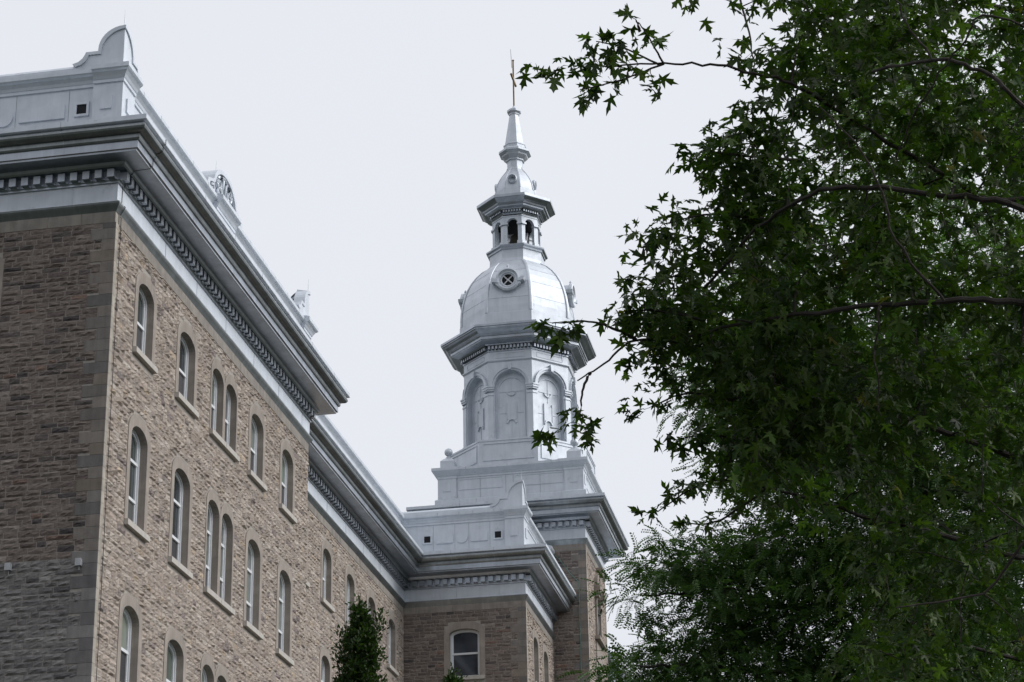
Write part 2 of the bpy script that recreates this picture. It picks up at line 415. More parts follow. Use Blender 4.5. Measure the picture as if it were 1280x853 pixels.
# pair windows: share the pier between them
colsB = [20.5, 23.52, 26.52, 29.45, 32.42]
opsB = [Opening(c, 1.03, a, b, .28) for c in colsB for a, b, k in rows4]
opsAF = [Opening(c, 1.12, a, b, .22) for c in (-3.36, -7.2, -10.6) for a, b, k in rows4]
opsCF = [Opening(.88, 1.12, a, b, .2) for a, b, k in rows4]
opsCS = [Opening(c, .98, a, b, .28) for c in (36.25, 38.45) for a, b, k in rows4]
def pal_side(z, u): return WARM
def pal_front(z, u): return GREY if z < 15.28 else BROWN_SHADED
def pal_mid(z, u): return BROWN_SHADED
def quoin_w(z, base=10.0, qh=.27):
    return .56 if int((z-base)/qh) % 2 else .29
def facade(name, T, u0, u1, ops, pal, zlow=10.5, ch=.125, extra=None, label=None, zc=WT-.26, ztop=WT+.2, u0s=None, u1s=None, parent=None, relief=.045):
    back = MB(); back.cur = (.37, .34, .305)
    wall_sheet(back, T, u0, u1, 0, ztop, ops)
    back.cur = None
    us0 = u0 if u0s is None else u0s; us1 = u1 if u1s is None else u1s
    stones(back, T, us0, us1, zlow, zc, ops, pal, ch=ch, extra=extra, relief=relief)
    stones(back, T, us0, us1, .5, zlow, ops, pal, ch=.3, lmin=.5, lmax=1.3, extra=extra, relief=relief)
    o = back.build('wall', M['stone'], parent, org=parent.location)
    if label: o['label'] = label
    return o
def band(mb, T, u0, u1, z0, z1, o=.014, lmin=.7, lmax=1.5):
    u = u0
    while u < u1-.01:
        L = rng.uniform(lmin, lmax)
        if u1-u-L < .3: L = u1-u
        k = rng.uniform(.9, 1.12); mb.cur = (.275*k, .25*k, .222*k)
        mb.fbox(T, u+.003, u+L-.003, -.03, o+rng.uniform(0, .004), z0, z1); u += L
    mb.cur = None
def quoins(mb, xc, yc, z0, z1, side=.17, base=10.0, qh=.27):
    z = base
    while z < z1-.01:
        if z+qh > z0:
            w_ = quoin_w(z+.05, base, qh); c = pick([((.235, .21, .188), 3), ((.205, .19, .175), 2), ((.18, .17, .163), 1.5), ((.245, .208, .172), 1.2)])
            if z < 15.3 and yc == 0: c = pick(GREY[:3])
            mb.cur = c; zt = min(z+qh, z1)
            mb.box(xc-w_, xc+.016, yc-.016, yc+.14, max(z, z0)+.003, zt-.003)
            k = rng.uniform(.92, 1.1); mb.cur = (.40*k, .365*k, .315*k)  # sunny face of the same block: sunlight put into a lighter colour
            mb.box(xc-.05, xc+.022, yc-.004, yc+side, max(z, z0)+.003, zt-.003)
        z += qh
    mb.cur = None
QH = .27
TA, TAF = frameX(0), frameY(0)
TB, TCF, TCS = frameX(XB), frameY(YC), frameX(XC)
facade('wall', TA, 0, 16.2, opsA, pal_side, parent=bld, u0s=.19, relief=.038)
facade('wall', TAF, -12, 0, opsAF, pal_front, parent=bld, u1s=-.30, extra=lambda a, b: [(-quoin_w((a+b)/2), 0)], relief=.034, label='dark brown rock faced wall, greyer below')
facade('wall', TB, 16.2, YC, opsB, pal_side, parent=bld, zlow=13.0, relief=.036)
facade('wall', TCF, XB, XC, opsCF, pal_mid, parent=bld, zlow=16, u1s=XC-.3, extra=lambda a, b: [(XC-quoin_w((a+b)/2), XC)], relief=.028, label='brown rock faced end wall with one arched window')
facade('wall', TCS, YC, YT, opsCS, pal_side, parent=bld, zlow=16, u0s=YC+.19, relief=.045)
back = MB(); back.cur = (.37, .34, .305)
TN = lambda u, o, z: (u, 16.2+o, z)
wall_sheet(back, TN, -3, 0, 0, WT+.2, []); back.cur = None; stones(back, TN, XB, 0, 13, WT-.26, [], pal_side, relief=.03)
back.build('wall', M['stone'], bld)
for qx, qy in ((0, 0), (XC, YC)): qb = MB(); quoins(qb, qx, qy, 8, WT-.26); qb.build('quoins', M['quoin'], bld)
for a_ in ((TA, .17, 16.18, WT-.255), (TAF, -12, 0, WT-.26), (TB, 16.2, YC-.02, WT-.255), (TCF, XB+.02, XC, WT-.26), (TCS, YC+.01, YT, WT-.255)):
    bb = MB(); band(bb, *a_, WT+.02); bb.build('stone_band', M['quoin'], bld)
for p, k in zip(opsA, kindsA): window(bld, 'X', 0, p, k)
ks = [k for _, _, k in rows4]
for i, p in enumerate(opsB): window(bld, 'X', XB, p, ks[i % 5])
for i, p in enumerate(opsAF): window(bld, 'Y', 0, p, 'front')
for i, p in enumerate(opsCF): window(bld, 'Y', YC, p, 'front')
for i, p in enumerate(opsCS): window(bld, 'X', XC, p, ks[i % 5])
# pilaster strip where recessed range joins
# ---- cornices
def corn_prof(z0, k=1.0):
    P = [(-.02, 0), (.012, .002), (.03, .035), (.058, .085), (.088, .135), (.108, .175), (.114, .20), (.10, .222), (.055, .232), (.05, .27), (.02, .285), (.02, .70),
         (.06, .705), (.06, .745), (.085, .765), (.03, .77), (.03, 1.03), (.20, 1.035), (.235, 1.07), (.26, 1.13), (.655, 1.15), (.66, 1.19), (.70, 1.205), (.70, 1.385),
         (.735, 1.39), (.755, 1.43), (.76, 1.52), (.81, 1.525), (.87, 1.545), (.915, 1.585), (.935, 1.63), (.93, 1.67), (.905, 1.71), (.87, 1.735), (.975, 1.745), (.985, 1.76), (.975, 1.77), (.975, 1.88), (-.2, 2.16)]
    return [(e, z0+z*k) for e, z in P]
def seams(mb, T, us, z0, k=1.0):
    P = corn_prof(z0, k)
    for u in us:
        for (e0, za), (e1, zb) in zip(P[21:39], P[22:40]):
            mb.face([T(u-.008, e0+.005, za), T(u+.008, e0+.005, za), T(u+.008, e1+.005, zb), T(u-.008, e1+.005, zb)])
        mb.fbox(T, u-.006, u+.006, .015, .027, z0+.29*k, z0+.70*k)
def cornice(path, z0, k, parent, closed=False, sp=.297, nm='cornice', joints=()):
    CPf = corn_prof(z0, k)
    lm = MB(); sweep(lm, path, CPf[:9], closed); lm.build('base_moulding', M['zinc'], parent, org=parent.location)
    fz = MB(); sweep(fz, path, CPf[8:12], closed); fz.build('frieze', M['metal'], parent, org=parent.location)
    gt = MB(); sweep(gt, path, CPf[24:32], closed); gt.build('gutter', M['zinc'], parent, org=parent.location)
    sf = MB(); sweep(sf, path, CPf[31:], closed); sf.build('gutter_fascia', M['metal'], parent, org=parent.location)
    mb = MB(); sweep(mb, path, CPf[11:25], closed, dent=(.04, .215, z0+.79*k, z0+.985*k, sp, .165))
    # second, smaller row of blocks under the dentils
    mb2 = MB(); sweep(mb2, path, [(.019, z0), (.019, z0+.001)], closed, dent=(.085, .115, z0+.765*k, z0+.80*k, sp, .165))
    n = len(mb.v); mb.v += mb2.v; mb.f += [tuple(i+n for i in f) for f in mb2.f]; mb.c += mb2.c
    for T, us in joints: seams(mb, T, us, z0, k)
    o = mb.build(nm, M['metal2'], parent, org=parent.location)
    return o
pathA = [(-12, 0), (0, 0), (0, 16.2), (-6, 16.2)]
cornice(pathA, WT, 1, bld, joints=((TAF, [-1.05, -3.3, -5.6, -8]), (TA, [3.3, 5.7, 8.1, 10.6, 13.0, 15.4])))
pathB = [(XB, 16.25), (XB, YC), (XC, YC), (XC, YT-.01)]
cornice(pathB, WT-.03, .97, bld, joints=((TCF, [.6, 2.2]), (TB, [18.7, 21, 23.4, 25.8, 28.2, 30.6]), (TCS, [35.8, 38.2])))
# ---- parapets
def par_prof(z, e=-.15):
    return [(e, z-1.3), (e, z), (e+.035, z+.005), (e+.035, z+.085), (e+.05, z+.09), (e+.07, z+.16), (e+.12, z+.24), (e+.17, z+.27), (e+.19, z+.30), (e+.19, z+.40),
            (e+.09, z+.43), (e+.09, z+.52), (e+.03, z+.60), (e-.25, z+.62), (e-.25, z-1.3)]
def pier(mb, path, z):
    """projecting pier wrapped round a corner (path = 3 points)"""
    sweep(mb, path, [(.0, z-1.15), (.0, z), (.035, z+.004), (.035, z+.085), (.05, z+.09), (.08, z+.16), (.13, z+.24), (.17, z+.265), (.195, z+.30), (.195, z+.405), (.08, z+.44), (-.2, z+.47)])
PZA, PZC = 26.70, 26.50
def capends(mb, path, prof):
    """close the open ends of a sweep"""
    P = [np.array(p, float) for p in path]
    for a, b, fl in ((P[0], P[1], False), (P[-1], P[-2], True)):
        d = (b-a)/np.linalg.norm(b-a); q = np.array([d[1], -d[0]]) if not fl else np.array([-d[1], d[0]])
        pts = [(a[0]+q[0]*e, a[1]+q[1]*e, z) for e, z in prof]+[(a[0]-q[0]*.15, a[1]-q[1]*.15, prof[-1][1]), (a[0]-q[0]*.15, a[1]-q[1]*.15, prof[0][1])]
        mb.face(pts if fl else pts[::-1])
PP = lambda z: [(.0, z-1.15), (.0, z), (.035, z+.004), (.035, z+.085), (.05, z+.09), (.08, z+.16), (.13, z+.24), (.17, z+.265), (.195, z+.30), (.195, z+.405), (.08, z+.44), (-.2, z+.47)]
mb = MB()
sweep(mb, [(-12, 0), (0, 0), (0, 16.2), (-6, 16.2)], par_prof(PZA))
for pth in ([(-.72, 0), (0, 0), (0, .80)], [(0, 15.4), (0, 16.2), (-.72, 16.2)], [(-5.6, 0), (-4.9, 0)], [(0, 7.0), (0, 8.6)]):
    sweep(mb, pth, PP(PZA)); capends(mb, pth, PP(PZA))
mb.seamf = len(mb.f)
for k in range(9): mb.fbox(TAF, -1.36-k*1.3, -1.352-k*1.3, -.16, -.146, PZA-1.2, PZA-.01)
for k in range(12): mb.fbox(TA, 1.0+k*1.23, 1.01+k*1.23, -.16, -.146, PZA-1.2, PZA-.01); mb.fbox(TA, 1.3+k*1.23, 1.31+k*1.23, .02, .042, PZA+.3, PZA+.405)
parA = mb.build('parapet', M['metal'], bld)
mb = MB()
sweep(mb, [(XB, 16.25), (XB, YC), (XC, YC), (XC, YT-.01)], par_prof(PZC))
for pth in ([(2.45, YC), (XC, YC), (XC, YC+.8)], [(XC, YT-.9), (XC, YT-.2)]):
    sweep(mb, pth, PP(PZC)); capends(mb, pth, PP(PZC))
mb.seamf = len(mb.f)
for u_ in (-.3, .52, 1.05, 1.85): mb.fbox(TCF, u_, u_+.008, -.16, -.146, PZC-1.2, PZC-.01); mb.fbox(TCF, u_+.2, u_+.208, .02, .046, PZC+.3, PZC+.405)
parC = mb.build('parapet', M['metal'], bld)
# raised panels, discs and small square vents on the parapets
def parapet_trim(par, T, z, vents, panels, discs, small, e=-.15):
    pb = lambda mb: mb.build('raised_panel', M['metal'], par)
    for a, b in panels: mb = MB(); mb.fbox(T, a, b, e-.01, e+.045, z-.74, z-.38); pb(mb)
    for a, b in small: mb = MB(); mb.fbox(T, a, b, -.01, .04, z-.68, z-.33); pb(mb)
    for c, r in discs: mb = MB(); mb.prism(T, [(c+r*math.cos(t), z-.56+r*math.sin(t)) for t in [2*math.pi*k/24 for k in range(24)]], e-.01, e+.045); pb(mb)
    for c in vents:
        f = MB(); f.fbox(T, c-.18, c+.18, e-.02, e+.035, z-.42, z-.36); f.fbox(T, c-.18, c+.18, e-.02, e+.035, z-.73, z-.67)
        f.fbox(T, c-.18, c-.12, e-.02, e+.035, z-.67, z-.42); f.fbox(T, c+.12, c+.18, e-.02, e+.035, z-.67, z-.42)
        fo = f.build('vent_window', M['metal'], par)
        fo['label'] = 'small square parapet window'
        f = MB(); f.fbox(T, c-.121, c+.121, e-.01, e+.006, z-.671, z-.419)
        pass
        f2 = f.build('vent_pane', M['void'], fo)
parapet_trim(parA, TAF, PZA, [-1.03, -4.75], [(-2.56, -1.44), (-4.4, -3.35)], [(-2.95, .24)], [(-.52, -.25)])
parapet_trim(parA, TA, PZA, [1.2, 6.4, 9.2, 14.9], [(1.7, 3.4), (4.3, 6.0), (9.6, 11.4), (12.3, 14.4)], [(3.85, .24), (11.85, .24)], [(.25, .55), (7.3, 8.3)])
parapet_trim(parC, TCF, PZC, [-.52, 2.16], [(-.17, .46), (1.14, 1.77)], [(.79, .21)], [(2.65, 2.92)])
parapet_trim(parC, TB, PZC, [17.5, 25, 33], [(18, 20), (22, 24), (26, 28), (30, 32)], [(21, .24), (29, .24)], [])
parapet_trim(parC, TCS, PZC, [], [(35.4, 36.6), (37.4, 38.8)], [(37.0, .2)], [(YC+.25, YC+.55)])
# ---- corner crests: quarter-round gables meeting at the corner
def crest(parent, xc, yc, z, s=1):
    """s=1: corner at max-x,min-y"""
    mb = MB(); cl = lambda u, o: -o if u < 1e-6 else max(u, -o)
    Tf = lambda u, o, zz: (xc-.04-cl(u, o), yc+s*(.04-o), zz); Ts = lambda u, o, zz: (xc-.04+o, yc+s*(.04+cl(u, o)), zz)
    zb = z+.40
    out_ = [(0, zb+1.08)]+[(.60*math.sin(t), zb+.50+.58*math.cos(t)) for t in [math.pi/2*k/9 for k in range(1, 10)]]+[(.60, zb+.46), (.90, zb+.46), (.92, zb+.40), (.98, zb+.30), (1.08, zb+.22), (1.22, zb+.18), (1.22, zb)]
    for T in (Tf, Ts):
        mb.prism(T, out_+[(0, zb)], -.26, 0)
        # rim moulding following the outline
        rim_o = [(u+.02, zz+.025) for u, zz in out_[:-1]]; rim_i = [(max(u-.05, 0), zz-.055) for u, zz in out_[:-1]]
        rim_o[0] = (0, out_[0][1]+.03)
        mb.strip(T, rim_i, rim_o, -.3, .035)
    mb.tube([(xc-.07, yc+.07*s, zb+1.05), (xc-.07, yc+.07*s, zb+1.55)], [.012, .004], 5)
    return mb.build('corner_crest', M['metal'], parent, org=parent.location)
crest(bld, 0, 0, PZA); crest(bld, 0, 16.2, PZA, -1); crest(bld, XC, YC, PZC-.02)
# ---- middle crest with scroll relief
mb = MB(); zb = PZA+.38; yc_ = 7.8
def cr(k): return (yc_-.98*math.cos(k), zb+.30+.68*math.sin(k))
outl = [(yc_-1.5, zb), (yc_-1.45, zb+.22), (yc_-1.25, zb+.3), (yc_-1.05, zb+.35)]+[cr(math.pi*k/16) for k in range(1, 16)]+[(yc_+1.05, zb+.35), (yc_+1.25, zb+.3), (yc_+1.45, zb+.22), (yc_+1.5, zb)]
mb.prism(TA, outl, -.50, -.10)
rim_i = [(yc_+(u-yc_)*.90, zb+(z-zb)*.90) for u, z in outl]
mb.strip(TA, rim_i, [(yc_+(u-yc_)*1.02, zb+(z-zb)*1.02) for u, z in outl], -.52, .0)
mb.tube([(-.3, yc_, zb+.95), (-.3, yc_, zb+1.45)], [.012, .004], 5)
mc = mb.build('middle_crest', M['metal'], bld)
mb = MB()
def scroll(c0, c1, r, a0, turns, dirn=1, n=26, rad=.045):
    pts = []
    for k in range(n):
        t = k/(n-1); a = a0+dirn*turns*2*math.pi*t; rr = r*(1-.75*t)
        pts.append((-.05, yc_+c0+rr*math.cos(a), zb+c1+rr*math.sin(a)))
    mb.tube(pts, [rad*(1-.4*k/(n-1)) for k in range(n)], 6)
for sgn in (-1, 1):
    scroll(sgn*.42, .52, .2, math.pi/2, 1.3, -sgn); scroll(sgn*.38, .27, .2, -math.pi/2, 1.2, sgn); scroll(sgn*.95, .2, .16, math.pi*.5, 1.1, -sgn)
for xs in ([-.18, .0, .18], ): mb.tube([(-.05, yc_+a, zb+.15+b) for a, b in ((-.2, 0), (-.12, .6), (0, .2), (.12, .6), (.2, 0))], .045, 6)
mb.tube([(-.05, yc_-.25, zb+.78), (-.05, yc_, zb+.86), (-.05, yc_+.25, zb+.78)], .04, 6)
mb.build('scrollwork', M['metal'], mc)
# ---- roofs
mb = MB(); mb.box(-12, -.25, .25, 15.95, 25.2, 25.45); mb.box(-12, XB-.25, 15.96, YC+.3, 25.0, 25.3); mb.box(-11.9, XC-.25, YC+.31, YT+.05, 25.0, 25.32)
mb.build('roof', M['roof'], bld)
mb = MB(); mb.cur = (.3, .27, .235)
mb.box(-12, -11.7, .02, YT, 0, 25.0); mb.build('wall', M['stone'], bld)

# ---------------------------------------------------------------- tower
CX, CY = 1.53, 43.28
tw = empty('bell_tower', (CX, CY, 0), 'tall stone tower with silver octagonal drum, dome, belfry and spire topped by a cross', 'tower')
TX0, TX1, TY0, TY1 = -1.5, 4.55, YT, 45.5
TZ = 27.17
OT = np.array(tw.location)
TTF, TTS = frameY(TY0), frameX(TX1)
opsTS = [Opening(42.95, 1.25, 20.4, 22.75, .3), Opening(42.95, 1.25, 16.2, 18.7, .3), Opening(42.95, 1.25, 12.2, 14.5, .3)]
ztw = TZ-.26
def fac2(T, u0, u1, ops, pal, u0s, u1s, zl, extra=None, relief=.033, niche=None, label=None):
    back = MB(); back.cur = (.37, .34, .305)
    allops = ops+([niche] if niche else [])
    wall_sheet(back, T, u0, u1, 0, TZ+.15, allops); back.cur = None
    stones(back, T, u0s, u1s, zl, ztw, allops, pal, extra=extra, relief=relief)
    stones(back, T, u0s, u1s, .5, zl, allops, pal, ch=.3, lmin=.5, lmax=1.2, extra=extra, relief=relief)
    o = back.build('wall', M['stone'], tw, org=OT)
    if label: o['label'] = label
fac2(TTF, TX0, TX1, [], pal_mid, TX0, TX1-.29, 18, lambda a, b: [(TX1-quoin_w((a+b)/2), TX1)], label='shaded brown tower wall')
nich = Opening(43.0, .95, 23.9, 25.75, .45, band=.2)
fac2(TTS, TY0, TY1, opsTS, pal_side, TY0+.19, TY1-.19, 18, niche=nich)
mb = MB(); mb.cur = (.3, .27, .235)
mb.face([(TX0, TY1, 0), (TX0, TY0, 0), (TX0, TY0, TZ), (TX0, TY1, TZ)]); mb.face([(TX1, TY1, 0), (TX0, TY1, 0), (TX0, TY1, TZ), (TX1, TY1, TZ)])
mb.build('wall', M['stone'], tw, org=OT)
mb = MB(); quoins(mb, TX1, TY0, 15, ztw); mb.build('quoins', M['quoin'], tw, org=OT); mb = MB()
z = 15.
while z < ztw:
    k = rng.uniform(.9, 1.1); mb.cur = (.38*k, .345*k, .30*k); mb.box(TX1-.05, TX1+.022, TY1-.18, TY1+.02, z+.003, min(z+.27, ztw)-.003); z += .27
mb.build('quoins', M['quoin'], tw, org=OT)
for a_ in ((TTF, TX0, TX1), (TTS, TY0+.02, TY1)): mb = MB(); band(mb, *a_, ztw+.003, TZ+.02); mb.build('stone_band', M['quoin'], tw, org=OT)
for p in opsTS: window(tw, 'X', TX1, p, 'two')
pT = [(TX0, TY1), (TX0, TY0), (TX1, TY0), (TX1, TY1)]
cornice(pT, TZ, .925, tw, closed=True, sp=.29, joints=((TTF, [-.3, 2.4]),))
mb = MB(); mb.box(TX0-.3, TX1+.3, TY0-.3, TY1+.3, TZ+1.72, TZ+1.86); mb.build('roof', M['roof'], tw, org=OT)
# niche with statue
mb = MB(); T = TTS; n0 = nich
rows = []
zs = n0.z1-n0.rise
for k in range(9):
    a = math.pi*k/8; rows.append([T(n0.uc-n0.w/2*math.cos(a), -.42*math.sin(a), z) for z in (n0.z0, zs)])
mb.grid(rows)
for k in range(9):
    pass
hood = []
for i in range(7):
    ph = math.pi/2*i/6; hood.append([T(n0.uc-n0.w/2*math.cos(math.pi*k/8)*math.cos(ph), -.42*math.sin(math.pi*k/8)*math.cos(ph), zs+n0.rise*math.sin(ph)) for k in range(9)])
mb.grid(hood)
mb.fbox(T, n0.uc-.62, n0.uc-.46, -.02, .09, n0.z0, 25.55); mb.fbox(T, n0.uc+.46, n0.uc+.62, -.02, .09, n0.z0, 25.55)
mb.fbox(T, n0.uc-.74, n0.uc-.40, -.02, .2, 25.55, 25.68); mb.fbox(T, n0.uc+.40, n0.uc+.74, -.02, .2, 25.55, 25.68)
mb.fbox(T, n0.uc-.80, n0.uc-.36, -.02, .27, 25.68, 25.98); mb.fbox(T, n0.uc+.36, n0.uc+.80, -.02, .27, 25.68, 25.98)
mb.strip(T, arc(n0.uc, .48, 25.9, .55), arc(n0.uc, .72, 25.98, .72), -.02, .16)
mb.fbox(T, n0.uc-.16, n0.uc+.16, -.02, .3, 26.55, 26.9)
mb.fbox(T, n0.uc-.95, n0.uc+1.0, -.02, .22, n0.z0-.14, n0.z0-.002); mb.fbox(T, n0.uc-.8, n0.uc+.85, -.02, .06, 22.95, n0.z0-.142)
for k in range(7):
    a = math.pi*(k+.5)/7; mb.tube([T(n0.uc, .02, 25.9), T(n0.uc-.42*math.cos(a), .12, 25.9+.5*math.sin(a))], [.03, .07], 5)
nb = mb.build('niche', M['dressed'], tw, org=OT)
sx, sy, szz = TX1-.08, 43.0, n0.z0+.02
mb = MB()
prof = [(.0, 0), (.24, 0), (.24, .12), (.17, .16), (.22, .2), (.21, .5), (.19, .8), (.155, 1.0), (.165, 1.12), (.21, 1.26), (.20, 1.34), (.09, 1.41), (.06, 1.45), (.065, 1.48), (.095, 1.54), (.105, 1.62), (.085, 1.70), (.04, 1.745), (0, 1.75)]
rows = []
for r, z in prof:
    rows.append([(sx+r*.75*math.cos(t)*(1+.08*math.sin(5*t)*(z < 1.1)), sy+r*math.sin(t)*(1+.08*math.sin(5*t)*(z < 1.1)), szz+z) for t in [2*math.pi*k/20 for k in range(20)]])
mb.grid(rows, True)
mb.tube([(sx, sy-.19, szz+1.28), (sx+.08, sy-.24, szz+1.05), (sx+.2, sy-.08, szz+1.02), (sx+.24, sy+.02, szz+1.1)], [.065, .06, .045, .03], 8)
mb.tube([(sx, sy+.19, szz+1.28), (sx+.1, sy+.25, szz+1.08), (sx+.22, sy+.1, szz+1.15), (sx+.27, sy+.03, szz+1.3)], [.065, .06, .045, .03], 8)
mb.box(sx+.085*.9, sx+.13, sy-.015, sy+.015, szz+1.57, szz+1.62)
o = mb.build('statue', M['statue'], None, org=(sx, sy, szz), smooth=True); o.location = (sx, sy, szz)
tag(o, 'small dark robed statue standing in the niche high on the sunlit tower wall', 'statue')
# ---- plinth above tower cornice
mb = MB(); zt = TZ+1.7
PX0, PX1, PY0, PY1 = -1.34, 4.52, TY0+.02, 46.1
base = [(PX0, PY1), (PX0, PY0), (PX1, PY0), (PX1, PY1)]
sweep(mb, base, [(.10, zt), (.10, 29.36), (.06, 29.40), (0.0, 29.41), (0, 30.3), (.03, 30.31), (.03, 30.38), (.06, 30.40), (.10, 30.47), (.18, 30.55), (.22, 30.60), (.22, 30.70), (.05, 30.76), (-.6, 30.8), (-2.9, 30.82)], True)
for (xa, ya, dx, dy) in ((PX0, PY0, 1, 1), (PX1, PY0, -1, 1), (PX0, PY1, 1, -1), (PX1, PY1, -1, -1)):
    x2, y2 = xa+dx*.68, ya+dy*.68; xs = sorted((xa, x2)); ys = sorted((ya, y2))
    loop = [(xs[0], ys[1]), (xs[0], ys[0]), (xs[1], ys[0]), (xs[1], ys[1])]
    sweep(mb, loop, [(.15, zt), (.15, 29.37), (.09, 29.42), (.045, 29.43), (.045, 30.28), (.075, 30.30), (.075, 30.385), (.105, 30.40), (.145, 30.47), (.225, 30.55), (.265, 30.60), (.265, 30.715), (.1, 30.775), (-.3, 30.79)], True)
pf, psd = frameY(PY0), frameX(PX1)
for T, rr, sp_ in ((pf, [(-.53, 1.28), (1.75, 3.76)], [(-1.16, -.86), (4.03, 4.33)]), (psd, [(41.2, 42.9), (43.4, 45.2)], [(40.5, 40.8), (45.6, 45.9)])):
    for a, b in rr:
        for (q0, q1, z0, z1) in ((a, b, 30.22, 30.25), (a, b, 29.79, 29.82), (a, a+.03, 29.82, 30.22), (b-.03, b, 29.82, 30.22)): mb.fbox(T, q0, q1, -.01, .02, z0, z1)
    for a, b in sp_: mb.fbox(T, a, b, .03, .068, 29.75, 30.12)
mb.seamf = len(mb.f)
for u_ in (-.6, .35, 1.4, 1.7, 2.8, 3.8): mb.fbox(pf, u_, u_+.008, -.01, .008, 29.42, 30.3)
for u_ in (-.2, 1.5, 2.4, 3.3): mb.fbox(pf, u_, u_+.008, .2, .226, 30.6, 30.7); mb.fbox(pf, u_+.4, u_+.408, .09, .106, TZ+1.75, 29.36)
mb.build('plinth', M['metal'], tw, org=OT)
for (bx, by) in ((PX0+.33, PY0+.33), (PX1-.33, PY0+.33), (PX0+.33, PY1-.33), (PX1-.33, PY1-.33)):
    mb = MB(); mb.box(bx-.29, bx+.29, by-.29, by+.29, 30.77, 31.1)
    q = [[(bx+sx_*r, by+sy_*r, z) for sx_, sy_ in ((-1, -1), (1, -1), (1, 1), (-1, 1))] for r, z in ((.29, 31.1), (.2, 31.2), (.1, 31.28), (.07, 31.32))]
    mb.grid(q, True)
    mb.lathe((bx, by, 31.30), [(.07, 0), (.075, .05), (.05, .09)]+[(max(.001, .17*math.sin(math.pi*k/12)), .25-.17*math.cos(math.pi*k/12)) for k in range(2, 13)], 18)
    mb.build('ball_finial', M['metal'], tw, org=OT, smooth=False)
# ---- octagon helpers
def octpath(r, n=8): return [(CX+r*math.cos(R_(22.5+45*k)), CY+r*math.sin(R_(22.5+45*k))) for k in range(8)][::1]
def octloft(mb, prof):
    rows = [[(CX+r*math.cos(R_(22.5+45*k)), CY+r*math.sin(R_(22.5+45*k)), z) for k in range(8)] for r, z in prof]
    mb.grid(rows, True)
def oface(k, ap):
    """frame for face k (0 = -Y) at apothem ap"""
    a = R_(-90+45*k); n = (math.cos(a), math.sin(a)); t = (-n[1], n[0])
    return lambda u, o, z: (CX+n[0]*(ap+o)+t[0]*u, CY+n[1]*(ap+o)+t[1]*u, z)
C8 = math.cos(R_(22.5)); S8 = 2*math.sin(R_(22.5))
mb = MB()
octloft(mb, [(3.16, 30.7), (3.16, 31.78), (3.19, 31.79), (3.19, 31.86), (3.1, 31.88), (2.4, 32.0)])
for k in range(8):
    T = oface(k, 3.16*C8); h = 3.16*S8/2-.16
    for (q0, q1, z0, z1) in ((-h, h, 31.66, 31.70), (-h, h, 30.95, 30.98), (-h, -h+.03, 30.98, 31.66), (h-.03, h, 30.98, 31.66)): mb.fbox(T, q0, q1, -.01, .03, z0, z1)
mb.build('octagonal_base', M['metal'], tw, org=OT)
